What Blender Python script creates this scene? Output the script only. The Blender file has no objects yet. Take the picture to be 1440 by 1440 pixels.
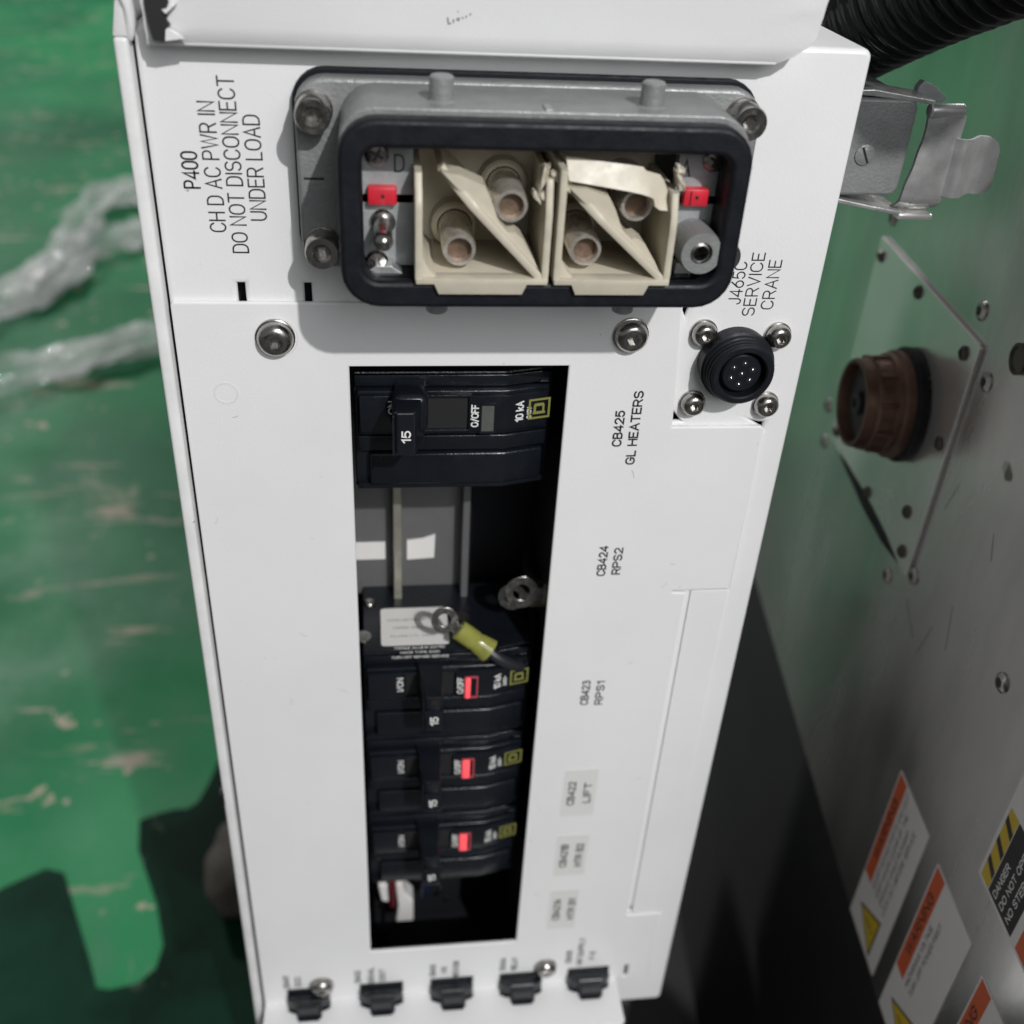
import bpy, bmesh, math, random
from mathutils import Matrix, Vector, noise
random.seed(7)
# ------------------------------------------------------------------ camera, light, exposure
S = bpy.context.scene
COL = S.collection
cam_d = bpy.data.cameras.new('camera')
cam = bpy.data.objects.new('camera', cam_d)
COL.objects.link(cam)
S.camera = cam
# camera axes in the world: right, down, forward (world: X right, Y into the picture, Z up, metres)
RGT = Vector((0.9921423, -0.1137042, 0.0522019))
DWN = Vector((-0.0202901, -0.5579331, -0.8296379))
FWD = Vector((0.1234585, 0.8220596, -0.5558561))
cam.matrix_world = Matrix(((RGT.x, -DWN.x, -FWD.x, 0.0073417), (RGT.y, -DWN.y, -FWD.y, -0.2569172),
                           (RGT.z, -DWN.z, -FWD.z, 0.1263283), (0, 0, 0, 1)))
cam_d.sensor_width = 36.0
cam_d.lens = 36.0 * 1490.75 / 1440.0
cam_d.clip_start = 0.01
cam_d.clip_end = 60.0
cam_d.dof.use_dof = True
cam_d.dof.focus_distance = 0.278
cam_d.dof.aperture_fstop = 10.8

W = bpy.data.worlds.new('World')
S.world = W
W.use_nodes = True
wn = W.node_tree.nodes
wn['Background'].inputs[0].default_value = (0.975, 0.985, 1.0, 1)
wn['Background'].inputs[1].default_value = 0.17

def area(name, loc, target, size, power, color):
    d = bpy.data.lights.new(name, 'AREA')
    d.shape = 'DISK'
    d.size = size
    d.energy = power
    d.color = color
    o = bpy.data.objects.new(name, d)
    COL.objects.link(o)
    o.location = loc
    o.rotation_euler = (Vector(target) - Vector(loc)).to_track_quat('-Z', 'Y').to_euler()
    return o
area('work_lamp', (0.438, -1.195, 0.990), (0.05, 0, -0.08), 0.030, 18.0, (1.0, 0.99, 0.985))
area('floor_fill_lamp', (-3.0, 5.0, 3.2), (-0.5, 1.8, -0.6), 0.5, 215.0, (1.0, 0.99, 0.98))  # unseen lamp added to brighten the floor and the side panel
area('front_fill_lamp', (0.9, -3.1, 1.7), (0.05, 0, -0.15), 2.0, 38.0, (0.97, 0.985, 1.0))  # unseen soft lamp added in front to fill the panel's shadows

S.view_settings.view_transform = 'Standard'
S.view_settings.look = 'None'
S.view_settings.exposure = 0.09
S.view_settings.gamma = 1.0

# ------------------------------------------------------------------ materials
def mat(name, col, rough=0.5, metal=0.0, var=0.0, vs=60.0, bump=0.0, bs=400.0, rvar=0.0, coat=0.0, spec=0.5,
        col2=None, specks=None, brushed=None):
    m = bpy.data.materials.new(name)
    m.use_nodes = True
    nt = m.node_tree
    N, L = nt.nodes, nt.links
    b = N['Principled BSDF']
    b.inputs['Base Color'].default_value = (*col, 1)
    b.inputs['Roughness'].default_value = rough
    b.inputs['Metallic'].default_value = metal
    b.inputs['Coat Weight'].default_value = coat
    b.inputs['Specular IOR Level'].default_value = spec
    tc = N.new('ShaderNodeTexCoord')
    vec = tc.outputs['Object']
    if brushed:
        mp = N.new('ShaderNodeMapping')
        mp.inputs['Scale'].default_value = brushed
        L.new(vec, mp.inputs['Vector'])
        vec = mp.outputs['Vector']
    out = None
    if var > 0 or col2:
        n = N.new('ShaderNodeTexNoise')
        n.inputs['Scale'].default_value = vs
        n.inputs['Detail'].default_value = 6
        n.inputs['Roughness'].default_value = 0.62
        L.new(vec, n.inputs['Vector'])
        r = N.new('ShaderNodeValToRGB')
        r.color_ramp.elements[0].position = 0.35
        r.color_ramp.elements[1].position = 0.68
        c2 = col2 or tuple(c * (1 - var) for c in col)
        r.color_ramp.elements[0].color = (*c2, 1)
        r.color_ramp.elements[1].color = (*col, 1)
        L.new(n.outputs['Fac'], r.inputs['Fac'])
        out = r.outputs['Color']
    if specks:
        sc, thr, scol = specks
        v = N.new('ShaderNodeTexNoise')
        v.inputs['Scale'].default_value = sc
        v.inputs['Detail'].default_value = 3
        L.new(tc.outputs['Object'], v.inputs['Vector'])
        rr = N.new('ShaderNodeValToRGB')
        rr.color_ramp.elements[0].position = thr
        rr.color_ramp.elements[1].position = thr + 0.025
        L.new(v.outputs['Fac'], rr.inputs['Fac'])
        mx = N.new('ShaderNodeMix')
        mx.data_type = 'RGBA'
        L.new(rr.outputs['Color'], mx.inputs['Factor'])
        if out:
            L.new(out, mx.inputs['A'])
        else:
            mx.inputs['A'].default_value = (*col, 1)
        mx.inputs['B'].default_value = (*scol, 1)
        out = mx.outputs['Result']
    if out:
        L.new(out, b.inputs['Base Color'])
    if rvar > 0:
        n3 = N.new('ShaderNodeTexNoise')
        n3.inputs['Scale'].default_value = vs * 1.7
        n3.inputs['Detail'].default_value = 5
        L.new(vec, n3.inputs['Vector'])
        mr = N.new('ShaderNodeMapRange')
        mr.inputs['From Min'].default_value = 0.3
        mr.inputs['From Max'].default_value = 0.7
        mr.inputs['To Min'].default_value = max(0.03, rough - rvar)
        mr.inputs['To Max'].default_value = min(1, rough + rvar)
        L.new(n3.outputs['Fac'], mr.inputs['Value'])
        L.new(mr.outputs['Result'], b.inputs['Roughness'])
    if bump > 0:
        n2 = N.new('ShaderNodeTexNoise')
        n2.inputs['Scale'].default_value = bs
        n2.inputs['Detail'].default_value = 4
        L.new(vec, n2.inputs['Vector'])
        bp = N.new('ShaderNodeBump')
        bp.inputs['Strength'].default_value = bump
        bp.inputs['Distance'].default_value = 0.0004
        L.new(n2.outputs['Fac'], bp.inputs['Height'])
        L.new(bp.outputs['Normal'], b.inputs['Normal'])
    return m

M = {}
M['white'] = mat('white_powder_coat', (0.79, 0.79, 0.79), 0.40, var=0.06, vs=14, bump=0.12, bs=1400, rvar=0.08,
                 specks=(190, 0.755, (0.42, 0.41, 0.39)))
M['white_edge'] = mat('white_paint_scuffed', (0.78, 0.78, 0.775), 0.38, var=0.12, vs=60, bump=0.2, bs=500,
                      specks=(160, 0.70, (0.30, 0.29, 0.28)))
M['cast'] = mat('grey_cast_housing', (0.27, 0.275, 0.275), 0.42, metal=0.25, var=0.18, vs=120, bump=0.5, bs=1100,
                rvar=0.1, specks=(900, 0.735, (0.6, 0.6, 0.58)))
M['cast2'] = mat('grey_painted_plate', (0.36, 0.38, 0.385), 0.45, metal=0.2, var=0.2, vs=180, bump=0.3, bs=900)
M['black'] = mat('black_rubber', (0.009, 0.010, 0.014), 0.5, var=0.3, vs=200, bump=0.2, bs=800, rvar=0.1, spec=0.25)
M['bplast'] = mat('black_breaker_plastic', (0.0075, 0.0095, 0.0135), 0.21, var=0.25, vs=150, bump=0.25, bs=1500, rvar=0.08)
M['bplast2'] = mat('black_smooth_plastic', (0.007, 0.009, 0.013), 0.3, var=0.2, vs=150, bump=0.1, bs=1500)
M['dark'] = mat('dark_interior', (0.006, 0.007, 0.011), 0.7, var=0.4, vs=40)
M['beige'] = mat('beige_insulator', (0.56, 0.515, 0.41), 0.42, var=0.15, vs=180, bump=0.12, bs=500, rvar=0.08,
                 col2=(0.50, 0.46, 0.37), specks=(380, 0.74, (0.2, 0.15, 0.09)))
M['steel'] = mat('stainless_screw', (0.50, 0.485, 0.46), 0.24, metal=1.0, var=0.35, vs=300, rvar=0.1)
M['steel_dark'] = mat('screw_recess', (0.10, 0.09, 0.08), 0.4, metal=0.9)
M['zinc'] = mat('zinc_steel', (0.64, 0.65, 0.64), 0.33, metal=0.72, var=0.18, vs=90, bump=0.12, bs=500, rvar=0.12)
M['silver'] = mat('silver_plating', (0.90, 0.84, 0.76), 0.24, metal=0.75, var=0.35, vs=250, rvar=0.1)
M['copper'] = mat('brown_copper', (0.20, 0.135, 0.095), 0.5, metal=0.45, var=0.4, vs=500, bump=0.4, bs=900)
M['copper2'] = mat('tarnished_copper', (0.20, 0.115, 0.085), 0.45, metal=0.7, var=0.6, vs=60, rvar=0.12)
M['red'] = mat('red_plastic', (0.66, 0.025, 0.045), 0.35, var=0.2, vs=200, bump=0.15)
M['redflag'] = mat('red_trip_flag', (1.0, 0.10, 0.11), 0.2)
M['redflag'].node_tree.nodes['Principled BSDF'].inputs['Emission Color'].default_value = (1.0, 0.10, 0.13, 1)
M['redflag'].node_tree.nodes['Principled BSDF'].inputs['Emission Strength'].default_value = 0.45  # glow added to the flag colour; the flag is no lamp
M['ink'] = mat('black_ink', (0.012, 0.012, 0.012), 0.6)
M['wink'] = mat('white_ink', (0.75, 0.75, 0.73), 0.5)
M['olive'] = mat('olive_print', (0.22, 0.22, 0.055), 0.5)
M['sticker'] = mat('clear_tape_label', (0.70, 0.70, 0.68), 0.3, var=0.04, vs=80)
M['stickerw'] = mat('white_label', (0.74, 0.72, 0.70), 0.4)
M['greymetal'] = mat('grey_back_panel', (0.14, 0.14, 0.143), 0.5, metal=0.2, var=0.15, vs=50)
M['brass'] = mat('dull_brass_bar', (0.42, 0.41, 0.345), 0.42, metal=0.6, var=0.3, vs=150)
M['wire_red'] = mat('red_wire', (0.10, 0.008, 0.014), 0.4)
M['wire_dark'] = mat('dark_wire', (0.02, 0.02, 0.025), 0.4)
M['lug_tan'] = mat('tan_lug_sleeve', (0.24, 0.21, 0.15), 0.4, var=0.2, vs=200)
M['orange'] = mat('orange_print', (0.62, 0.10, 0.02), 0.5)
M['yellow'] = mat('yellow_print', (0.62, 0.44, 0.02), 0.5)
M['brown'] = mat('tan_cloth', (0.055, 0.046, 0.037), 0.8, var=0.4, vs=25)
M['hose'] = mat('black_hose', (0.010, 0.012, 0.013), 0.12, var=0.2, vs=60)
M['clear'] = mat('grey_clear_plastic', (0.10, 0.11, 0.10), 0.12, var=0.2, vs=200, coat=0.5)
M['wall'] = mat('brushed_steel_sheet', (0.82, 0.81, 0.795), 0.22, metal=0.95, var=0.36, vs=5, rvar=0.09, bump=0.06, bs=120, brushed=(2.5, 2.5, 0.8),
                specks=(38, 0.735, (0.18, 0.165, 0.15)))
M['wallplate'] = mat('steel_mounting_plate', (0.88, 0.87, 0.85), 0.24, metal=0.78, var=0.12, vs=18, rvar=0.05)
M['charcoal'] = mat('charcoal_grey', (0.022, 0.022, 0.024), 0.6, var=0.3, vs=12)

def yellow_sleeve():
    m = mat('yellow_nylon_sleeve', (0.52, 0.53, 0.13), 0.10, var=0.2, vs=150)
    b = m.node_tree.nodes['Principled BSDF']
    b.inputs['Transmission Weight'].default_value = 0.5
    b.inputs['Subsurface Weight'].default_value = 0.2
    b.inputs['Subsurface Radius'].default_value = (0.004, 0.004, 0.001)
    return m
M['ysleeve'] = yellow_sleeve()

def wrap_mat():
    m = mat('crumpled_clear_wrap', (0.95, 0.97, 0.95), 0.05, var=0.2, vs=30, bump=0.8, bs=90, coat=0.5)
    b = m.node_tree.nodes['Principled BSDF']
    for n in m.node_tree.nodes:
        if n.type == 'BUMP':
            n.inputs['Distance'].default_value = 0.0025
    N, L = m.node_tree.nodes, m.node_tree.links
    n = N.new('ShaderNodeTexNoise')
    n.inputs['Scale'].default_value = 10
    n.inputs['Detail'].default_value = 2
    mr = N.new('ShaderNodeMapRange')
    mr.inputs['From Min'].default_value = 0.35
    mr.inputs['From Max'].default_value = 0.65
    mr.inputs['To Min'].default_value = 0.05
    mr.inputs['To Max'].default_value = 0.62
    tc = N.new('ShaderNodeTexCoord')
    L.new(tc.outputs['Object'], n.inputs['Vector'])
    L.new(n.outputs['Fac'], mr.inputs['Value'])
    L.new(mr.outputs['Result'], b.inputs['Alpha'])
    return m
M['wrap'] = wrap_mat()

def floor_mat():
    m = bpy.data.materials.new('worn_green_floor')
    m.use_nodes = True
    N, L = m.node_tree.nodes, m.node_tree.links
    b = N['Principled BSDF']
    tc = N.new('ShaderNodeTexCoord')
    def nz(scale, detail=6, rough=0.6, stretch=None, rot=0.0, dist=0.0):
        v = tc.outputs['Object']
        if stretch:
            mp = N.new('ShaderNodeMapping')
            mp.inputs['Scale'].default_value = stretch
            mp.inputs['Rotation'].default_value = (0, 0, rot)
            L.new(v, mp.inputs['Vector'])
            v = mp.outputs['Vector']
        n = N.new('ShaderNodeTexNoise')
        n.inputs['Scale'].default_value = scale
        n.inputs['Detail'].default_value = detail
        n.inputs['Roughness'].default_value = rough
        n.inputs['Distortion'].default_value = dist
        L.new(v, n.inputs['Vector'])
        return n.outputs['Fac']
    def ramp(fac, a, c):
        r = N.new('ShaderNodeMapRange')
        r.inputs['From Min'].default_value = a
        r.inputs['From Max'].default_value = c
        L.new(fac, r.inputs['Value'])
        return r.outputs['Result']
    def mix(f, a, c):
        x = N.new('ShaderNodeMix')
        x.data_type = 'RGBA'
        L.new(f, x.inputs['Factor'])
        if isinstance(a, tuple): x.inputs['A'].default_value = (*a, 1)
        else: L.new(a, x.inputs['A'])
        x.inputs['B'].default_value = (*c, 1)
        return x.outputs['Result']
    base = mix(ramp(nz(1.7, 3, 0.5, dist=0.5), 0.36, 0.64), (0.004, 0.100, 0.040), (0.012, 0.205, 0.072))
    base = mix(ramp(nz(10, rot=0.4, stretch=(1, 0.5, 1)), 0.52, 0.76), base, (0.05, 0.175, 0.09))
    base = mix(ramp(nz(13.0, 8, 0.7, (1.0, 0.3, 1), -0.7, 0.6), 0.60, 0.69), base, (0.22, 0.27, 0.18))
    base = mix(ramp(nz(17, 6, 0.65, (0.28, 1.3, 1), 0.25, 0.5), 0.60, 0.67), base, (0.33, 0.29, 0.22))
    base = mix(ramp(nz(34, 4, 0.55), 0.665, 0.70), base, (0.36, 0.32, 0.24))
    L.new(base, b.inputs['Base Color'])
    rr = N.new('ShaderNodeMapRange')
    rr.inputs['From Min'].default_value = 0.35
    rr.inputs['From Max'].default_value = 0.65
    rr.inputs['To Min'].default_value = 0.42
    rr.inputs['To Max'].default_value = 0.68
    b.inputs['Specular IOR Level'].default_value = 0.18
    L.new(nz(5), rr.inputs['Value'])
    L.new(rr.outputs['Result'], b.inputs['Roughness'])
    return m
M['floor'] = floor_mat()
M['floor_patch'] = mat('lighter_green_paint', (0.022, 0.30, 0.085), 0.35, var=0.35, vs=5, specks=(14, 0.66, (0.30, 0.30, 0.19)))

# ------------------------------------------------------------------ geometry helpers; mm, (x, w, z), w = out of the front panel
def V(x, w, z):
    return Vector((x, -w, z))

class Thing:
    def __init__(self, name, label, cat, loc=(0, 0, 0), group=None, kind=None):
        self.o = bpy.data.objects.new(name, None)
        COL.objects.link(self.o)
        self.loc = V(*loc)
        self.o.location = self.loc * 0.001
        self.o.empty_display_size = 0.005
        if label: self.o['label'] = label
        if cat: self.o['category'] = cat
        if group: self.o['group'] = group
        if kind: self.o['kind'] = kind

class Sub:   # a part that carries sub-parts (world origin = its thing's origin)
    def __init__(self, o, loc):
        self.o, self.loc = o, loc

def link(name, me, m, parent=None, smooth=False, label=None, angle=35):
    """me: mesh in mm in absolute coordinates -> object under parent"""
    off = parent.loc if parent else Vector((0, 0, 0))
    me.transform(Matrix.Scale(0.001, 4) @ Matrix.Translation(-off))
    me.materials.clear()
    me.materials.append(m)
    if smooth:
        for p in me.polygons: p.use_smooth = True
        try:
            me.set_sharp_from_angle(angle=math.radians(angle))
        except Exception:
            pass
    o = bpy.data.objects.new(name, me)
    COL.objects.link(o)
    if parent: o.parent = parent.o
    if label: o['label'] = label
    return o

def tag(o, label, cat, group=None, kind=None):
    o['label'] = label
    o['category'] = cat
    if group: o['group'] = group
    if kind: o['kind'] = kind
    return o

def sub(o, parent):
    return Sub(o, parent.loc)

def tomesh(bm, name='m'):
    bmesh.ops.recalc_face_normals(bm, faces=bm.faces)
    me = bpy.data.meshes.new(name)
    bm.to_mesh(me)
    bm.free()
    return me

def bevel(bm, w, seg=3):
    bmesh.ops.bevel(bm, geom=[e for e in bm.edges], offset=w, segments=seg, profile=0.5, affect='EDGES', clamp_overlap=True)

def abox(bm, x0, x1, w0, w1, z0, z1):
    vs = [bm.verts.new(V(x, w, z)) for x in (x0, x1) for w in (w0, w1) for z in (z0, z1)]
    for f in ((0, 1, 3, 2), (4, 6, 7, 5), (0, 4, 5, 1), (2, 3, 7, 6), (0, 2, 6, 4), (1, 5, 7, 3)):
        bm.faces.new([vs[i] for i in f])

def box(x0, x1, w0, w1, z0, z1, bv=0.0, seg=2):
    bm = bmesh.new()
    abox(bm, x0, x1, w0, w1, z0, z1)
    if bv: bevel(bm, bv, seg)
    return tomesh(bm)

def rr(x0, x1, z0, z1, r, n=6):
    out = []
    for cx, cz, a0 in ((x1 - r, z0 + r, -90), (x1 - r, z1 - r, 0), (x0 + r, z1 - r, 90), (x0 + r, z0 + r, 180)):
        for i in range(n + 1):
            a = math.radians(a0 + 90 * i / n)
            out.append((cx + r * math.cos(a), cz + r * math.sin(a)))
    return out

def circ(cx, cz, r, n=24):
    return [(cx + r * math.cos(2 * math.pi * i / n), cz + r * math.sin(2 * math.pi * i / n)) for i in range(n)]

def orient(p, ccw):
    a = sum(p[i][0] * p[(i + 1) % len(p)][1] - p[(i + 1) % len(p)][0] * p[i][1] for i in range(len(p)))
    return p if (a > 0) == ccw else p[::-1]

def curve_mesh(cu):
    o = bpy.data.objects.new('tmp', cu)
    COL.objects.link(o)
    dg = bpy.context.evaluated_depsgraph_get()
    me = bpy.data.meshes.new_from_object(o.evaluated_get(dg))
    bpy.data.objects.remove(o)
    bpy.data.curves.remove(cu)
    return me

def plate(outer, w0, w1, holes=(), bv=0.0, plane='front', wfun=None):
    """solid sheet with holes. plane 'front': outline (x, z), from w0 to w1; 'top': outline (x, w), from z=w0 to z=w1"""
    cu = bpy.data.curves.new('c', 'CURVE')
    cu.dimensions = '2D'
    cu.fill_mode = 'BOTH'
    cu.extrude = max((abs(w1 - w0) - 2 * bv) / 2, 0.001)
    cu.bevel_depth = bv
    cu.bevel_resolution = 2
    cu.offset = -bv
    for i, p in enumerate([outer] + list(holes)):
        p = orient(list(p), i == 0)
        s = cu.splines.new('POLY')
        s.points.add(len(p) - 1)
        for q, (a, b) in zip(s.points, p): q.co = (a, b, 0, 1)
        s.use_cyclic_u = True
    me = curve_mesh(cu)
    mid = (w0 + w1) / 2
    for v in me.vertices:
        x, y, z = v.co
        if plane == 'front':
            w = mid + z
            if wfun: w += wfun(x)
            v.co = V(x, w, y)
        else:
            v.co = V(x, y, mid + z)
    me.update()
    return me

def prism(pts, axis, a, b, bv=0.0):
    """polygon extruded: axis 'x' pts=(w,z); 'z' pts=(x,w); 'w' pts=(x,z)"""
    bm = bmesh.new()
    f = {'x': lambda p, t: V(t, p[0], p[1]), 'z': lambda p, t: V(p[0], p[1], t), 'w': lambda p, t: V(p[0], t, p[1])}[axis]
    A = [bm.verts.new(f(p, a)) for p in pts]
    B = [bm.verts.new(f(p, b)) for p in pts]
    bm.faces.new(A)
    bm.faces.new(B[::-1])
    n = len(pts)
    for i in range(n): bm.faces.new((A[i], A[(i + 1) % n], B[(i + 1) % n], B[i]))
    bmesh.ops.recalc_face_normals(bm, faces=bm.faces)
    if bv: bevel(bm, bv, 2)
    return tomesh(bm)

def lathe(prof, origin, axis=(0, -1, 0), n=28, cap=(True, True), hexr=None):
    """prof: [(radius, height)] along axis (world vector) from origin (world mm vector)"""
    ax = Vector(axis).normalized()
    q = Vector((0, 0, 1)).rotation_difference(ax)
    bm = bmesh.new()
    rings = []
    for r, h in prof:
        rg = []
        for i in range(n):
            a = 2 * math.pi * i / n
            rr_ = r
            if r < 0:   # negative: hexagon of that inradius
                k = (a % (math.pi / 3)) - math.pi / 6
                rr_ = -r / math.cos(k)
            rg.append(bm.verts.new(origin + q @ Vector((rr_ * math.cos(a), rr_ * math.sin(a), h))))
        rings.append(rg)
    for A, B in zip(rings, rings[1:]):
        for i in range(n): bm.faces.new((A[i], A[(i + 1) % n], B[(i + 1) % n], B[i]))
    if cap[0]: bm.faces.new(rings[0][::-1])
    if cap[1]: bm.faces.new(rings[-1])
    return tomesh(bm)

def tube(pts, r, n=12, rf=None):
    """tube along points (world mm vectors), smooth frames"""
    bm = bmesh.new()
    rings = []
    up = None
    for i, p in enumerate(pts):
        t = (pts[min(i + 1, len(pts) - 1)] - pts[max(i - 1, 0)]).normalized()
        if up is None: up = t.orthogonal().normalized()
        up = (up - t * up.dot(t)).normalized()
        s = t.cross(up)
        R = rf(i, 0) if rf else r
        rings.append([bm.verts.new(p + (up * math.cos(2 * math.pi * k / n) + s * math.sin(2 * math.pi * k / n)) * (rf(i, k) if rf else r)) for k in range(n)])
    for A, B in zip(rings, rings[1:]):
        for i in range(n): bm.faces.new((A[i], A[(i + 1) % n], B[(i + 1) % n], B[i]))
    bm.faces.new(rings[0][::-1])
    bm.faces.new(rings[-1])
    return tomesh(bm)

def smoothpath(ctrl, n=16):
    P = [ctrl[0]] + list(ctrl) + [ctrl[-1]]
    out = []
    for i in range(1, len(P) - 2):
        a, b, c, d = P[i - 1], P[i], P[i + 1], P[i + 2]
        for k in range(n):
            t = k / n
            out.append(0.5 * ((2 * b) + (c - a) * t + (2 * a - 5 * b + 4 * c - d) * t * t + (3 * b - a - 3 * c + d) * t ** 3))
    out.append(ctrl[-1])
    return out

# single-stroke engraving alphabet on a 4 x 6 grid
def arc(cx, cy, rx, ry, a0, a1, n=7):
    return [(cx + rx * math.cos(math.radians(a0 + (a1 - a0) * i / n)), cy + ry * math.sin(math.radians(a0 + (a1 - a0) * i / n))) for i in range(n + 1)]
GL = {
 'A': (4.2, [[(0, 0), (2.1, 6), (4.2, 0)], [(0.75, 2.05), (3.45, 2.05)]]),
 'B': (3.8, [[(0, 0), (0, 6), (2.2, 6)] + arc(2.2, 4.6, 1.4, 1.4, 90, -90) + [(0, 3.2)], [(2.2, 3.2)] + arc(2.3, 1.6, 1.5, 1.6, 90, -90) + [(0, 0)]]),
 'C': (4.2, [arc(2.1, 3.9, 2.1, 2.1, 20, 180) + arc(2.1, 2.1, 2.1, 2.1, 180, 340)]),
 'D': (4.0, [[(0, 0), (0, 6), (1.8, 6)] + arc(1.8, 3.8, 2.2, 2.2, 90, 0, 5) + arc(1.8, 2.2, 2.2, 2.2, 0, -90, 5) + [(0, 0)]]),
 'E': (3.5, [[(3.5, 6), (0, 6), (0, 0), (3.5, 0)], [(0, 3.1), (3.0, 3.1)]]),
 'F': (3.4, [[(3.4, 6), (0, 6), (0, 0)], [(0, 3.1), (2.8, 3.1)]]),
 'G': (4.2, [arc(2.1, 3.9, 2.1, 2.1, 20, 180) + arc(2.1, 2.1, 2.1, 2.1, 180, 360) + [(4.2, 2.8), (2.4, 2.8)]]),
 'H': (3.9, [[(0, 0), (0, 6)], [(3.9, 0), (3.9, 6)], [(0, 3.1), (3.9, 3.1)]]),
 'I': (0.3, [[(0.15, 0), (0.15, 6)]]),
 'J': (3.0, [[(3.0, 6), (3.0, 1.5)] + arc(1.5, 1.5, 1.5, 1.5, 0, -180)]),
 'K': (3.8, [[(0, 0), (0, 6)], [(3.6, 6), (0, 2.4)], [(1.3, 3.7), (3.8, 0)]]),
 'L': (3.2, [[(0, 6), (0, 0), (3.2, 0)]]),
 'M': (4.8, [[(0, 0), (0, 6), (2.4, 1.8), (4.8, 6), (4.8, 0)]]),
 'N': (4.0, [[(0, 0), (0, 6), (4.0, 0), (4.0, 6)]]),
 'O': (4.4, [arc(2.2, 3.8, 2.2, 2.2, 0, 180) + arc(2.2, 2.2, 2.2, 2.2, 180, 360) + [(4.4, 3.8)]]),
 'P': (3.8, [[(0, 0), (0, 6), (2.2, 6)] + arc(2.2, 4.4, 1.6, 1.6, 90, -90) + [(0, 2.8)]]),
 'Q': (4.4, [arc(2.2, 3.8, 2.2, 2.2, 0, 180) + arc(2.2, 2.2, 2.2, 2.2, 180, 360) + [(4.4, 3.8)], [(2.8, 1.4), (4.4, -0.2)]]),
 'R': (3.9, [[(0, 0), (0, 6), (2.2, 6)] + arc(2.2, 4.4, 1.6, 1.6, 90, -90) + [(0, 2.8)], [(2.2, 2.8), (3.9, 0)]]),
 'S': (3.9, [arc(1.95, 4.5, 1.9, 1.5, 25, 250, 9) + arc(1.95, 1.6, 1.95, 1.6, 70, -155, 9)]),
 'T': (4.0, [[(0, 6), (4.0, 6)], [(2.0, 6), (2.0, 0)]]),
 'U': (4.0, [[(0, 6), (0, 2)] + arc(2, 2, 2, 2, 180, 360) + [(4.0, 6)]]),
 'V': (4.2, [[(0, 6), (2.1, 0), (4.2, 6)]]),
 'W': (6.0, [[(0, 6), (1.5, 0), (3.0, 6), (4.5, 0), (6.0, 6)]]),
 'X': (4.0, [[(0, 0), (4, 6)], [(0, 6), (4, 0)]]),
 'Y': (4.2, [[(0, 6), (2.1, 3), (4.2, 6)], [(2.1, 3), (2.1, 0)]]),
 'Z': (3.8, [[(0, 6), (3.8, 6), (0, 0), (3.8, 0)]]),
 '0': (3.8, [arc(1.9, 4.1, 1.9, 1.9, 0, 180) + arc(1.9, 1.9, 1.9, 1.9, 180, 360) + [(3.8, 4.1)]]),
 '1': (1.8, [[(0, 4.5), (1.6, 6), (1.6, 0)]]),
 '2': (3.8, [arc(1.9, 4.2, 1.8, 1.8, 165, -25) + [(0, 0), (3.8, 0)]]),
 '3': (3.8, [arc(1.8, 4.6, 1.6, 1.4, 150, -90) + arc(1.8, 1.6, 1.9, 1.6, 90, -150)]),
 '4': (4.0, [[(3.0, 0), (3.0, 6), (0, 1.6), (4.0, 1.6)]]),
 '5': (3.8, [[(3.5, 6), (0.5, 6), (0.2, 3.2)] + arc(1.8, 2.0, 1.9, 1.95, 125, -150, 10)]),
 '6': (3.8, [[(3.0, 6), (0.45, 3.1)] + arc(1.9, 1.9, 1.9, 1.9, 140, -220, 12)]),
 '7': (3.7, [[(0, 6), (3.7, 6), (1.2, 0)]]),
 '8': (3.8, [arc(1.9, 4.55, 1.55, 1.4, -90, 270, 12), arc(1.9, 1.65, 1.9, 1.6, 90, 450, 12)]),
 '9': (3.8, [[(0.8, 0), (3.35, 2.9)] + arc(1.9, 4.1, 1.9, 1.9, -40, 320, 12)]),
 '/': (2.6, [[(0, -0.4), (2.6, 6.4)]]), '-': (2.2, [[(0, 2.8), (2.2, 2.8)]]), '~': (2.8, [[(0, 2.6), (0.7, 3.3), (2.1, 2.5), (2.8, 3.2)]]),
 '!': (0.4, [[(0.2, 6), (0.2, 2)], [(0.2, 0.6), (0.2, 0)]]), '.': (0.4, [[(0.2, 0.4), (0.2, 0)]]),
 'k': (3.2, [[(0, 0), (0, 6)], [(2.9, 4.0), (0, 1.6)], [(1.0, 2.4), (3.2, 0)]]),
}
def strokes(s, th):
    """flat ribbons for the string: list of quads/discs as (points) and the run length in grid units"""
    x, polys = 0.0, []
    for ch in s:
        if ch == ' ':
            x += 2.6
            continue
        wd, st = GL[ch]
        for pl in st: polys.append([(x + a, b) for a, b in pl])
        x += wd + 1.35
    return polys, x - 1.35
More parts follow.
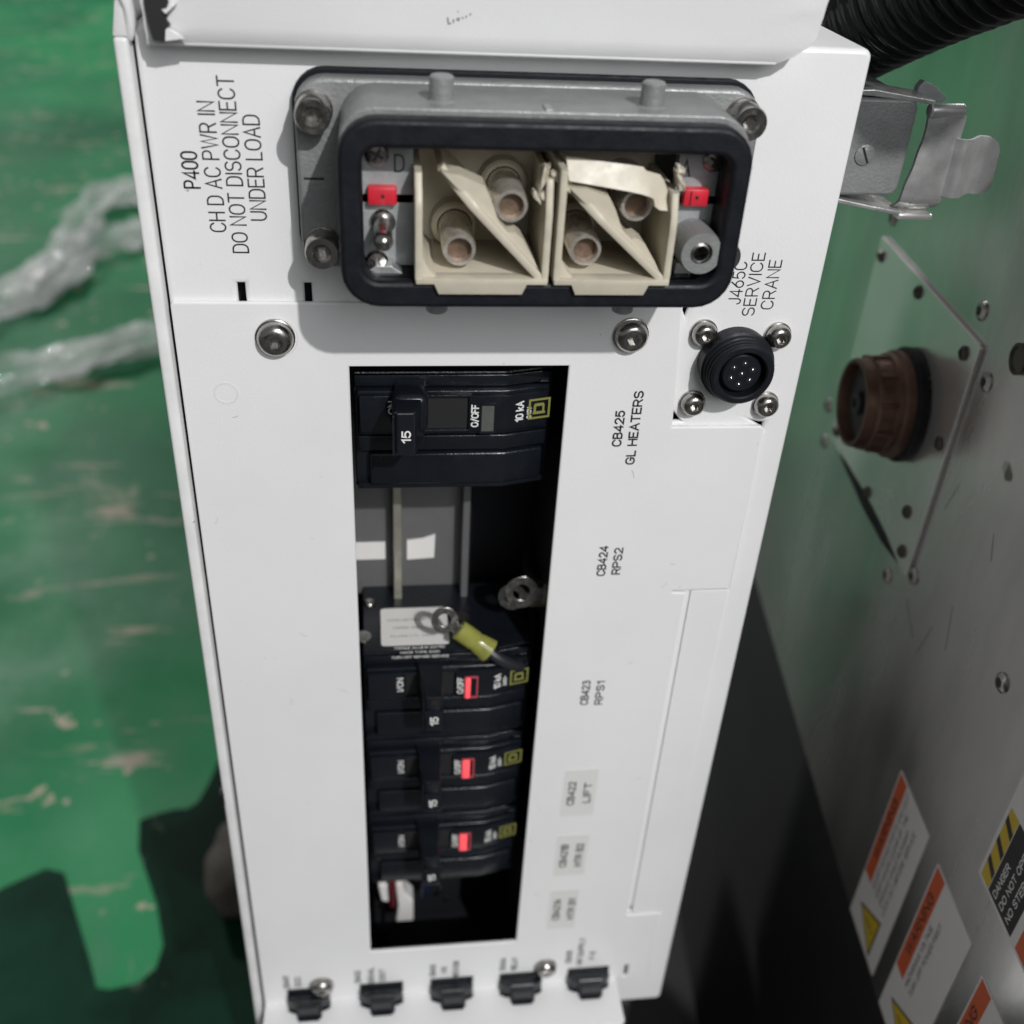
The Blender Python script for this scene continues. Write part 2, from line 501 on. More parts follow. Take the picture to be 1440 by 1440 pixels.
def text(s, x, z, w, cap, length, m, parent, bold=0.0, name='lettering', wfun=None, mapf=None, spacing=1.0):
    """lettering that reads upwards with its tops to the left; centre (x, z), cap height and run length in mm"""
    th = (0.58 if bold == 0 else 0.70 if bold == 0.012 else 1.05) * cap / 6.0   # stroke width in mm
    polys, run = strokes(s, th)
    sx, sy = (length - th) / run, (cap - th) / 6.0
    bm = bmesh.new()
    lay = 0
    for pl in polys:
        P = [((a - run / 2) * sx, (b - 3) * sy) for a, b in pl]
        Q = [P[0]]
        for p in P[1:]:
            if math.hypot(p[0] - Q[-1][0], p[1] - Q[-1][1]) > 1e-4: Q.append(p)
        n = len(Q)
        if n < 2: continue
        lay = (lay + 1) % 4
        Lp, Rp = [], []
        for i in range(n):
            a = Q[max(i - 1, 0)]; b = Q[i]; c = Q[min(i + 1, n - 1)]
            d1 = Vector((b[0] - a[0], b[1] - a[1])); d2 = Vector((c[0] - b[0], c[1] - b[1]))
            if i == 0: d1 = d2
            if i == n - 1: d2 = d1
            d1.normalize(); d2.normalize()
            t = d1 + d2
            t = t.normalized() if t.length > 1e-6 else d1
            nn_ = Vector((-t.y, t.x))
            k = th / 2 / max(0.45, nn_.dot(Vector((-d1.y, d1.x))))
            e = Vector((0, 0))
            if i == 0: e = -d1 * th * 0.4
            if i == n - 1: e = d1 * th * 0.4
            Lp.append((b[0] + nn_.x * k + e.x, b[1] + nn_.y * k + e.y))
            Rp.append((b[0] - nn_.x * k + e.x, b[1] - nn_.y * k + e.y))
        def conv(p):
            a, b = p
            if mapf: return mapf(a, b)
            X = x - b
            return V(X, w + lay * 0.008 + (wfun(X) if wfun else 0), z + a)
        LV = [bm.verts.new(conv(p)) for p in Lp]
        RV = [bm.verts.new(conv(p)) for p in Rp]
        for i in range(n - 1): bm.faces.new((LV[i], RV[i], RV[i + 1], LV[i + 1]))
    me = bpy.data.meshes.new('t')
    bm.to_mesh(me); bm.free()
    return link(name, me, m, parent)

def copytree(o, parent=None):
    c = o.copy()
    COL.objects.link(c)
    c.parent = parent
    for ch in list(o.children):
        copytree(ch, c)
    return c

# reusable fastener meshes, axis towards the viewer, base at w=0
def button_head(r, h, hexin):
    return [(r, 0), (r, h * 0.25), (r * 0.93, h * 0.6), (r * 0.75, h * 0.88), (r * 0.56, h), (hexin * 1.25, h), (-hexin, h * 0.97), (-hexin, h * 0.35)]
def cap_head(r, h, hexin):
    return [(r, 0), (r, h * 0.88), (r * 0.93, h), (hexin * 1.35, h), (hexin * 1.25, h * 0.97), (-hexin, h * 0.93), (-hexin, h * 0.4)]

def screw(parent, x, w, z, r=4.6, h=2.6, hexin=1.5, cap=False, washer=True, name='screw', m=None, axis=(0, -1, 0), n=28):
    a = Vector(axis).normalized()
    o3 = V(x, w, z)
    prof = (cap_head if cap else button_head)(r, h, hexin)
    wh = 0.0
    so = None
    if washer:
        wh = 0.9
        so = None
    s = link(name, lathe([(p, q + wh) for p, q in prof], o3, axis, n=n), m or M['steel'], parent, smooth=True)
    if washer:
        link('washer', lathe([(r * 1.08, 0), (r * 1.08, wh * 0.8), (r * 1.02, wh)], o3, axis, n=n), m or M['steel'], sub(s, parent), smooth=True)
    return s

def philips(parent, x, w, z, r=2.6):
    me = lathe([(r, 0), (r, 0.7), (r * 0.8, 1.3), (r * 0.4, 1.5)], V(x, w, z), n=20)
    s = link('screw', me, M['steel'], parent, smooth=True)
    bm = bmesh.new()
    abox(bm, x - r * 0.62, x + r * 0.62, w + 1.2, w + 1.56, z - 0.3, z + 0.3)
    abox(bm, x - 0.3, x + 0.3, w + 1.2, w + 1.57, z - r * 0.62, z + r * 0.62)
    bmesh.ops.rotate(bm, verts=bm.verts, cent=V(x, w, z), matrix=Matrix.Rotation(0.5, 3, 'Y'))
    link('cross_slot', tomesh(bm), M['steel_dark'], sub(s, parent))
    return s

# ------------------------------------------------------------------ setting: floor
def pxpoly(pts, z, th):
    bm = bmesh.new()
    A = [bm.verts.new((x, y, z)) for x, y in pts]
    B = [bm.verts.new((x, y, z + th)) for x, y in pts]
    n = len(pts)
    bm.faces.new(A[::-1]); bm.faces.new(B)
    for i in range(n): bm.faces.new((A[i], A[(i + 1) % n], B[(i + 1) % n], B[i]))
    return tomesh(bm)
bm = bmesh.new()
bmesh.ops.create_grid(bm, x_segments=2, y_segments=2, size=12000)
bmesh.ops.translate(bm, verts=bm.verts, vec=(0, 2000, -604))
fl = link('floor', tomesh(bm), mat('grey_concrete', (0.055, 0.055, 0.055), 0.6, var=0.25, vs=4, bump=0.2, bs=60))
fl['kind'] = 'structure'
fp = link('green_floor_paint', pxpoly([(-9000, 175), (70, 175), (70, 12000), (-9000, 12000)], -603, 3), M['floor'])
fp['kind'] = 'structure'

# ------------------------------------------------------------------ enclosure
E = Thing('electrical_enclosure', 'tall white painted steel equipment box with a window of black breakers in its front', 'electrical box', (40, 0, -312))
BASE_W = -1.6
# rear sheet that carries the connectors
base_holes = [[(-3, -262), (62, -262), (62, 3), (-3, 3)],
              [(-27.2, 17), (-25.3, 17), (-25.3, 22.4), (-27.2, 22.4)],
              [(-10.6, 17), (-8.8, 17), (-8.8, 22.4), (-10.6, 22.4)],
              [(90.7, -18.6), (93.6, -18.6), (90.7, -15.2)],
              [(116.6, -19.0), (118.3, -19.0), (118.3, -21.0), (113.6, -18.2)],
              [(88.0, 17.9), (91.0, 17.9), (90.0, 13.5)],
              [(104.2, -245.6), (106.2, -245.6), (106.2, -241.5)],
              [(106.6, -280.4), (108.3, -280.4), (108.3, -290.0), (106.6, -290.0)]]
link('front_sheet', plate(rr(-44.2, 126.0, -310, 82.0, 2.2), -4.4, BASE_W, base_holes, bv=1.2), M['white'], E, smooth=True)
# bent fold behind the front sheet: top and right faces of the box
link('top_sheet', box(-44, 125.2, -240, -3.2, 79.6, 81.9, 0.7), M['white'], E)
link('right_side_sheet', box(123.4, 125.9, -240, -3.2, -310, 80, 0.7), M['white'], E)
link('back_sheet', box(-44, 125, -242, -240, -310, 81, 0.3), M['white'], E)
link('bottom_sheet', box(-44, 125, -240, -3.2, -312, -310, 0.3), M['white'], E)
link('left_side_flange', box(-48.3, -45.0, -240, 0.6, -330, 79.5, 0.9, 3), M['white_edge'], E, smooth=True)
link('added_dark_backing', plate([(-44, -308), (124, -308), (124, 79), (-44, 79)], -9, -8, [[(-3.5, -305), (62.5, -305), (62.5, 3.4), (-3.5, 3.4)]]), M['dark'], E)  # black sheet added behind the slots so they stay dark
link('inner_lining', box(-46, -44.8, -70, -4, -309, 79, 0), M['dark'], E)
# cover plate with the window and the notches
cover = [(-43.8, -286.6), (-43.8, 17.2), (-43.2, 18.0), (87.6, 18.0), (88.4, 17.3), (90.5, -17.6), (90.6, -19.4), (117.2, -19.4), (118.2, -20.6),
         (117.6, -286.6)]
notch = [(99.0, -79.0), (99.0, -79.9), (103.3, -79.9), (103.6, -244.2), (105.0, -245.4), (117.9, -245.4)]
cov = [(-43.8, -289.6), (-43.8, 17.2), (-43.2, 18.0), (87.6, 18.0), (88.4, 17.3), (90.5, -17.6), (90.6, -19.4), (117.0, -19.4),
       (118.0, -20.4), (117.9, -78.9), (99.2, -78.9), (99.2, -79.7), (103.6, -79.9), (103.6, -246.0), (117.8, -246.0), (117.6, -289.6)]
sw = [(-34.2, -17.2), (-4.9, 12.7), (24.2, 41.8), (53.1, 70.8), (82.1, 99.6)]
wholes = [[(0, -258.6), (58.8, -258.6), (59, 0), (0, 0)]]
for a, b in sw: wholes.append([(a, -288.6), (b, -288.6), (b, -280.4), (a, -280.4)])
wholes.append([(106.6, -288.6), (108.2, -288.6), (108.2, -280.6), (106.6, -280.6)])
link('cover_plate', plate(cov, -1.5, 0.0, wholes, bv=0.5), M['white'], E, smooth=True)
link('side_strip', plate([(105.4, -245.0), (117.9, -245.0), (117.9, -79.8), (105.4, -79.8)], -1.5, -0.9, (), bv=0.25), M['white'], E, smooth=True)
# lower lip folded outwards, notched for the small breakers
lipn = []
for a, b in sw:
    c = (a + b) / 2
    lipn += [(a, -1.5), (a, 3.6), (a + 1.8, 4.6), (c - 4.6, 5.2), (c - 4.0, 8.6), (c + 4.2, 8.6), (c + 5.0, 4.9), (b - 1.6, 4.2), (b, 3.4), (b, -1.5)]
lip = [(-43.8, -1.5)] + lipn + [(103.5, -1.5), (103.5, 19.0), (102.0, 20.5), (-43.8, 20.5)]
link('lower_lip', plate(lip, -291.0, -289.4, (), bv=0.35, plane='top'), M['white'], E, smooth=True)
link('lip_fold', box(-43.8, 103.5, 20.6, 22.0, -312, -289.8, 0.6), M['white'], E, smooth=True)

# hood over the connectors: sheet leaning out, worn corner
def hood():
    bm = bmesh.new()
    nx, nz = 60, 22
    def pt(i, j, off):
        u, v = i / nx, j / nz
        z = 78.7 + 50 * v
        w = 5.4 + 9 * v + off
        if v < 0.06: w -= (0.06 - v) ** 2 * 420
        xl = -40.2 + 1.5 * v + 1.0 * noise.noise(Vector((0, 0, z * 0.6)))
        xr = 99.6 + 8.0 * min(1, v * 9) ** 0.8 + 3 * v
        x = xl + (xr - xl) * u
        # dents in the two corners
        dr = math.hypot((x - 104) / 13, (z - 97) / 9)
        w += 0.35 * math.sin(dr * 16) * math.exp(-dr * dr * 0.9)
        dl = math.hypot((x + 39) / 7, (z - 87) / 8)
        w += 1.2 * noise.noise(Vector((x * 0.35, z * 0.35, 3))) * math.exp(-dl * dl)
        return V(x, w, z)
    F = [[bm.verts.new(pt(i, j, 0)) for i in range(nx + 1)] for j in range(nz + 1)]
    B = [[bm.verts.new(pt(i, j, -1.6)) for i in range(nx + 1)] for j in range(nz + 1)]
    for j in range(nz):
        for i in range(nx):
            bm.faces.new((F[j][i], F[j][i + 1], F[j + 1][i + 1], F[j + 1][i]))
            bm.faces.new((B[j][i], B[j + 1][i], B[j + 1][i + 1], B[j][i + 1]))
    for i in range(nx):
        bm.faces.new((F[0][i], B[0][i], B[0][i + 1], F[0][i + 1]))
        bm.faces.new((F[nz][i], F[nz][i + 1], B[nz][i + 1], B[nz][i]))
    for j in range(nz):
        bm.faces.new((F[j][0], F[j + 1][0], B[j + 1][0], B[j][0]))
        bm.faces.new((F[j][nx], B[j][nx], B[j + 1][nx], F[j + 1][nx]))
    return tomesh(bm)
link('hood', hood(), M['white'], E, smooth=True, angle=50)
link('hood_edge_return', box(-40.5, 100.5, -1.6, 4.6, 78.9, 80.3, 0.5), M['white'], E, smooth=True)
# torn paint and bent metal at the left end of the hood
chip = [(-38.3, 80.4), (-36.0, 80.2), (-35.6, 82.5), (-34.6, 83.4), (-35.2, 84.4), (-34.7, 85.6), (-35.4, 86.4), (-34.4, 87.6), (-34.3, 88.6), (-35.9, 89.5),
        (-36.9, 90.6), (-38.8, 91.0), (-39.3, 88.0), (-39.0, 84.0)]
link('torn_paint_patch', plate(chip, 6.0, 7.9, (), wfun=None), M['ink'], E, label='dark bare patch where the white paint has torn off')
me = plate([(-36.0, 80.2), (-31.5, 81.0), (-33.6, 82.2), (-35.4, 83.2)], 6.6, 7.9, (), bv=0.25)
link('curled_paint', me, M['white_edge'], E)
link('curled_paint', plate([(-35.0, 85.6), (-32.6, 87.8), (-34.0, 87.9), (-34.6, 86.8), (-35.8, 86.6)], 7.0, 8.6, (), bv=0.25), M['white_edge'], E)
bm = bmesh.new()
bmesh.ops.create_icosphere(bm, subdivisions=4, radius=1)
for v in bm.verts:
    d = noise.noise(v.co * 1.7) * 0.35
    v.co = Vector((v.co.x * 2.6, v.co.y * 3.2, v.co.z * 11)) * (1 + d)
    v.co += V(-44.6, -1.5, 91)
link('crumpled_corner', tomesh(bm), M['white_edge'], E, smooth=True, angle=60, label='crumpled upper left corner with rust showing')
link('bent_flange_end', prism([(-48.3, 79.5), (-45.0, 79.5), (-43.6, 88), (-40.2, 100), (-41.8, 101), (-46.2, 90)], 'w', -20, 0.4, 0.5), M['white_edge'], E, smooth=True)
link('rust_spot', plate([(-46.6, 88.0), (-45.2, 88.6), (-44.0, 91.0), (-45.6, 91.4), (-46.8, 90.0)], 0.6, 2.6, (), bv=0.2), M['copper'], E)

# screws of the cover
screw(E, -18.5, 0, 8.6, 4.7, 2.8, 1.5)
screw(E, 75.0, 0, 9.4, 4.5, 2.8, 1.5)
screw(E, -20.2, 0, -278.4, 4.6, 2.8, 1.5)
screw(E, 72.0, 0, -276.8, 4.4, 2.8, 1.5)
for gx, gz, gr in ((-18.5, 8.6, 5.6), (75.0, 9.4, 5.4), (-20.2, -278.4, 5.6)):
    link('grime_ring', plate(circ(gx + 0.2, gz - 0.3, gr, 32), 0.0, 0.03, [circ(gx + 0.2, gz - 0.3, gr - 0.35, 32)]), M['sticker'], E)
# little black clip on the left edge
link('edge_clip', box(-49.6, -47.9, -2.5, 1.6, -167.5, -160.5, 0.8, 3), M['black'], E, smooth=True, label='small black plug on the left edge')
# faint round mark
link('plug_mark', plate(circ(-32.5, -7.6, 3.3), 0.0, 0.06, [circ(-32.5, -7.6, 2.7)]), M['white_edge'], E)

# handwriting trace and scuffs on the hood and panels
def scribble(pts, x, z, sc, wf, name='pen_mark', th=0.22, m=None):
    P = [(x + a * sc, z + b * sc) for a, b in pts]
    bm = bmesh.new()
    L_, Rr = [], []
    for i, p in enumerate(P):
        a, c = P[max(i - 1, 0)], P[min(i + 1, len(P) - 1)]
        d = Vector((c[0] - a[0], c[1] - a[1])).normalized()
        L_.append(bm.verts.new(V(p[0] - d.y * th / 2, wf(p[0], p[1]), p[1] + d.x * th / 2)))
        Rr.append(bm.verts.new(V(p[0] + d.y * th / 2, wf(p[0], p[1]), p[1] - d.x * th / 2)))
    for i in range(len(P) - 1): bm.faces.new((L_[i], Rr[i], Rr[i + 1], L_[i + 1]))
    return link(name, tomesh(bm), m or M['ink'], E)
hw = lambda x, z: 5.4 + 9 * (z - 78.7) / 50 + 0.12
for pts in ([(0, 1.6), (0.3, 0), (1.0, 0.3)], [(1.5, 1.2), (1.6, 0.4)], [(2.4, 0.9), (2.5, 1.6), (2.9, 0.9), (3.0, 1.7)], [(3.8, 1.8), (3.9, 1.4)], [(4.6, 1.7), (4.9, 2.2)], [(5.6, 2.4), (6.0, 2.7)], [(2.6, 3.0), (2.7, 3.2)]):
    scribble(pts, 24.0, 85.5, 0.85, hw)
flat = lambda x, z: 0.04
rnd = random.Random(3)
GREY = mat('grey_scuff', (0.42, 0.41, 0.40), 0.6)
for k in range(46):
    x, z = rnd.uniform(-42, 116), rnd.uniform(-275, 15)
    if -2 < x < 61 or (x > 88 and z > -22): continue
    a = rnd.uniform(0, 6.28); l_ = rnd.choice((0.3, 0.4, 0.5, 1.6, 2.8))
    scribble([(0, 0), (l_ * math.cos(a) * 0.5, l_ * math.sin(a) * 0.5), (l_ * math.cos(a + 0.2), l_ * math.sin(a + 0.2))], x, z, 1.0, flat, 'scuff', rnd.uniform(0.08, 0.22), GREY)

# lettering
T = 0.06 + BASE_W
text('P400', -35.3, 50.5, T, 4.0, 8.8, M['ink'], E, bold=0.012)
text('CH D AC PWR IN', -30.3, 50.9, T, 4.0, 30.6, M['ink'], E)
text('DO NOT DISCONNECT', -25.4, 51.1, T, 4.0, 41.5, M['ink'], E)
text('UNDER LOAD', -20.4, 51.0, T, 4.0, 24.9, M['ink'], E)
text('J465C', 102.8, 23.4, T, 3.6, 12.0, M['ink'], E)
text('SERVICE', 107.2, 23.0, T, 3.6, 17.8, M['ink'], E)
text('CRANE', 112.1, 23.0, T, 3.6, 14.0, M['ink'], E)
T = 0.05
text('CB425', 74.9, -19.6, T, 2.9, 11.8, M['ink'], E, bold=0.018)
text('GL HEATERS', 79.5, -19.6, T, 2.9, 24.0, M['ink'], E, bold=0.018)
text('CB424', 75.0, -66.3, T, 2.9, 11.6, M['ink'], E, bold=0.018)
text('RPS2', 79.7, -66.5, T, 2.9, 10.4, M['ink'], E, bold=0.018)
text('CB423', 74.7, -121.5, T, 2.9, 11.3, M['ink'], E, bold=0.018)
text('RPS1', 79.7, -121.8, T, 2.9, 11.0, M['ink'], E, bold=0.018)
for (a, b, z0, z1, t1, t2, l1, l2) in ((71.0, 83.2, -183.4, -158.9, 'CB422', 'LIFT', 12.6, 10.8), (71.0, 83.1, -217.8, -194.2, 'CB421B', 'HTR B2', 13.5, 13.5),
                                       (70.8, 82.0, -251.4, -226.7, 'CB421A', 'HTR B1', 13.5, 13.5)):
    link('tape_label', plate(rr(a, b, z0, z1, 0.4), 0.0, 0.12), M['sticker'], E, label='pale tape label printed ' + t1 + ' ' + t2)
    zc = (z0 + z1) / 2
    text(t1, a + 3.1, zc, 0.17, 2.9, l1, M['ink'], E, bold=0.018)
    text(t2, a + 9.0, zc, 0.17, 2.9, l2, M['ink'], E, bold=0.018)
for x, z, rows in ((-34.2, -275.0, [('CB401', 0, 9), ('DCC', 4.6, 7)]), (-5.6, -274.8, [('CB402', 0, 9), ('SIGNAL', 5.4, 12), ('DIST', 10, 8.5)]),
                   (25.0, -274.2, [('CB403', 0, 8.5), ('HX', 4.6, 4.6), ('ROTATOR', 9.6, 11)]), (54.0, -273.6, [('CB404', 0, 9), ('RELAY', 4.8, 9)]),
                   (81.6, -271.6, [('CB405', 0, 9), ('AIR SUPPLY', 4.8, 19), ('F-5', 10.0, 5.5)])):
    for s, dx, ln in rows:
        text(s, x + dx, z + (3.0 if ln > 15 else 0), 0.05, 2.5, ln, M['ink'], E, bold=0.01)

# inside of the box, seen through the window
def interior():
    G = Thing('breaker_bay', 'dark recess with grey back plate and brass bar seen through the window', 'recess', (28, -60, -262))
    return G
link('bay_back_plate', plate([(-3, -112), (35, -112), (35, 3), (-3, 3)], -47, -45.5), M['greymetal'], E)
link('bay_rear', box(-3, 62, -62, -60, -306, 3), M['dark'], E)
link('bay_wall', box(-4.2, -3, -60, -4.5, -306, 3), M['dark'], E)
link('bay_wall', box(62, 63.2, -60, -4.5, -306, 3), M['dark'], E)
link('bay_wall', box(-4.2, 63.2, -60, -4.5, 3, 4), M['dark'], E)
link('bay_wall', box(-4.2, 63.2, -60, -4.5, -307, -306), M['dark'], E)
link('bay_divider', box(35, 37.5, -50, -38, -112, 2, 0.5), M['greymetal'], E)
link('white_patch', box(-2.5, 8.9, -45.5, -44.8, -96.6, -89.4, 0.1), M['stickerw'], E)  # flat white pieces on the back plate
link('white_patch', plate([(16.4, -97), (25.9, -96.4), (26.2, -86.6), (22, -88.2), (16.4, -88.6)], -45.5, -44.8), M['stickerw'], E)
link('bus_bar', box(11.6, 14.4, -45.4, -38, -111, -20, 0.3), M['brass'], E, label='vertical dull metal bar')

# ------------------------------------------------------------------ two-pole breakers
def face_w(x):
    return -5.0 if x < 43.5 else -5.0 - (x - 43.5) * 0.25
def breaker(zt, label, hx, tripped):
    t = Thing('circuit_breaker', label, 'circuit breaker', (28, -44, zt - 37.3), group='black two-pole circuit breakers in the window')
    def prof(x0, x1, top, bot):
        return [(x0, bot), (x0, top), (43.5, top), (x1, top - (x1 - 43.5) * 0.25), (x1, bot)]
    link('case', prism(prof(0.6, 57.4, -9.6, -46), 'z', zt - 37.3, zt, 0.5), M['bplast'], t)
    bm = bmesh.new()
    # stepped ledges along the top, raised pole faces
    for x0, x1, top, z0, z1, bv in ((1.0, 56.4, -8.4, -4.0, -0.5, 0.5), (1.6, 56.0, -6.6, -18.4, -4.4, 0.5), (1.6, 56.0, -7.3, -24.0, -19.2, 0.55), (4.6, 55.0, -6.4, -35.0, -24.6, 0.6),
                                    (1.2, 56.8, -7.6, -36.9, -35.2, 0.45)):
        me = prism(prof(x0, x1, top, -11), 'z', zt + z0, zt + z1, bv)
        bm.from_mesh(me)
        bpy.data.meshes.remove(me)
    link('pole_rails', tomesh(bm), M['bplast'], t, smooth=True, angle=50)
    r0, r1 = (12.8, 32.6) if not tripped else (14.4, 31.0)
    bm = bmesh.new()
    for x0, x1, z0, z1 in ((2.2, r0, -16.6, -5.2), (r1, 55.4, -16.6, -5.2), (r0 - 1, r1 + 1, -16.9, -16.0), (r0 - 1, r1 + 1, -5.9, -5.0)):
        if x1 > 43.6: p = [(x0, -8), (x0, -5.0), (43.5, -5.0), (x1, -5.0 - (x1 - 43.5) * 0.25), (x1, -12)]
        else: p = [(x0, -8), (x0, -5.0), (x1, -5.0), (x1, -8)]
        me = prism(p, 'z', zt + z0, zt + z1, 0.42)
        bm.from_mesh(me)
        bpy.data.meshes.remove(me)
    link('face_plate', tomesh(bm), M['bplast'], t, smooth=True)
    link('handle_slot', box(r0 + 0.2, r1 - 0.2, -6.55, -6.2, zt - 16, zt - 5.8), M['ink'], t)
    # handle: shaped rocker
    lean = -1.4 if not tripped else 1.0
    p = [(hx - 4.0, -9), (hx - 3.4 + lean * .3, -3.0), (hx - 2.9 + lean, 8.6), (hx - 2.3 + lean, 9.6), (hx + 2.4 + lean, 9.6), (hx + 3.0 + lean, 8.6), (hx + 4.4, -3.0), (hx + 5.0, -9)]
    hd = link('handle', prism(p, 'z', zt - 15.6, zt - 2.6, 0.45), M['bplast2'], t)
    if tripped:
        link('grip', box(hx - 2.6 + lean, hx + 3.4 + lean, 8.0, 11.2, zt - 15.9, zt - 7.4, 0.7), M['bplast'], sub(hd, t), smooth=True)
        link('trip_hole', lathe([(1.5, 0), (1.5, 0.25), (1.0, 0.3)], V(hx + lean + 0.6, 9.5, zt - 5.0), n=20), M['ink'], sub(hd, t))
    if not tripped: link('handle_shoulder', box(hx - 4.6, hx + 5.2, -7, 2.5, zt - 13.5, zt - 1.6, 2.4, 4), M['bplast2'], sub(hd, t), smooth=True)
    link('handle_rib', box(hx - 3.3 + lean, hx - 2.7 + lean, 3.0, 10.4, zt - 15.4, zt - 3.0, 0.2), M['bplast2'], sub(hd, t))
    text('15', hx + lean + 0.3, zt - (11.4 if tripped else 9.8), 11.3 if tripped else 9.68, 2.6 if not tripped else 2.8, 3.9, M['wink'], sub(hd, t), bold=0.02)
    f = lambda X: face_w(X) + 5.0
    text('ON' if not tripped else 'I/ON', r0 - 1.6, zt - 10.2 if tripped else zt - 8.8, -4.94, 2.2, 4.2 if not tripped else 6.2, M['wink'], t, bold=0.02, wfun=f)
    text('O/OFF', 34.4 if not tripped else 32.9, zt - 11.6, -4.94, 2.2, 7.2, M['wink'], t, bold=0.02, wfun=f)
    text('10 kA', 47.2 if not tripped else 45.4, zt - 10.8, -4.90, 2.4, 6.6, M['wink'], t, bold=0.02, wfun=f)
    text('240V~', 50.0 if not tripped else 48.0, zt - 11.2, -4.90, 1.4, 4.4, M['wink'], t, bold=0.01, wfun=f)
    # square maker's mark: outlined square with a D in it
    cx, cz = 53.0, zt - 10.6
    def sq(r): return [(cx - r, cz - r), (cx + r, cz - r), (cx + r, cz + r), (cx - r, cz + r)]
    link('logo', plate(sq(3.2), -4.92, -4.86, [sq(2.6)], wfun=f), M['olive'], t)
    Dp = [(cx - 1.9, cz - 1.7), (cx + 1.8, cz - 1.7), (cx + 1.8, cz - 1.0), (cx + 1.5, cz - 1.0), (cx + 1.5, cz + 1.1), (cx + 1.2, cz + 1.7), (cx - 1.4, cz + 1.7), (cx - 1.7, cz + 1.1),
          (cx - 1.7, cz - 1.0), (cx - 1.9, cz - 1.0)]
    Dh = [(cx - 1.0, cz - 0.9), (cx + 0.9, cz - 0.9), (cx + 0.9, cz + 0.8), (cx - 1.0, cz + 0.8)]
    link('logo', plate(Dp, -4.92, -4.86, [Dh], wfun=f), M['olive'], t)
    # indicator window
    wx = 36.0 if not tripped else 34.4
    fr = link('indicator_frame', plate(rr(wx - 0.2, wx + 4.4, zt - 17.2, zt - 7.6, 0.4), -5.0, -4.55, [rr(wx + 0.3, wx + 3.9, zt - 16.6, zt - 8.2, 0.3)]), mat('pink_frame', (0.42, 0.07, 0.09), 0.4) if tripped else M['bplast2'], t)
    if tripped:
        wd = {2: 1.7, 3: 2.6, 4: 2.8}[tripped]
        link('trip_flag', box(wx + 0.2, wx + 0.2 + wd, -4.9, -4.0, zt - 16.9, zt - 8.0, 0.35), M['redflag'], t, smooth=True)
    else:
        link('indicator_lens', box(wx + 0.3, wx + 3.9, -5.0, -4.8, zt - 16.6, zt - 8.2, 0.1), M['clear'], t)
    return t
breaker(-6.2, 'uppermost black two-pole breaker, its clear indicator without red, beside the CB425 print', 15.8, 0)
b2 = breaker(-109.0, 'black two-pole breaker beside the CB423 print, with a white label on its top side', 22.0, 2)
breaker(-148.2, 'black two-pole breaker with red flag beside the CB422 LIFT tape label', 22.0, 3)
breaker(-188.0, 'lowest large black two-pole breaker, red flag showing, beside the CB421B tape label', 22.0, 4)
# things on the top side of the second breaker
zt = -109.0
st = link('rating_label', plate(rr(6.8, 29.6, -32.5, -13.0, 1.2), zt, zt + 0.15, plane='top'), M['stickerw'], b2)
def ontop(cx, cw):
    return lambda a, b: V(cx + a, cw - b * -1.0 * -1.0, zt + 0.2)
for i, (s, ln) in enumerate((('LISTED 40C FOR USE WITH', 17), ('COPPER WIRE ONLY', 13), ('CLASS CTL 240V', 15))):
    text(s, 0, 0, 0, 1.1, ln, M['ink'], b2, bold=0.0, mapf=lambda a, b, i=i: V(17.5 + a, -26.0 + i * 4.2 - b, zt + 0.22))
for i, (s, ln) in enumerate((('TORQUE 36 LB-IN 60/75C', 17), ('HACR TYPE SWD', 13), ('TURN OFF BEFORE SERVICE', 19))):
    text(s, 0, 0, 0, 1.2, ln, M['wink'], b2, bold=0.02, mapf=lambda a, b, i=i: V(19.5 + a, -11.6 + i * 2.3 - b, zt + 0.1))
screw(b2, 3.0, -36, zt + 0.0, 2.2, 1.2, 0.8, washer=False, axis=(0, 0, 1), n=16)
link('lug_hole', lathe([(3.0, 0), (3.0, 0.3)], V(0.6, -18, zt), (0, 0, 1)), M['steel'], b2)
link('lug_hole', lathe([(2.4, 0), (2.4, 0.3)], V(35, -27, zt), (0, 0, 1)), M['steel_dark'], b2)

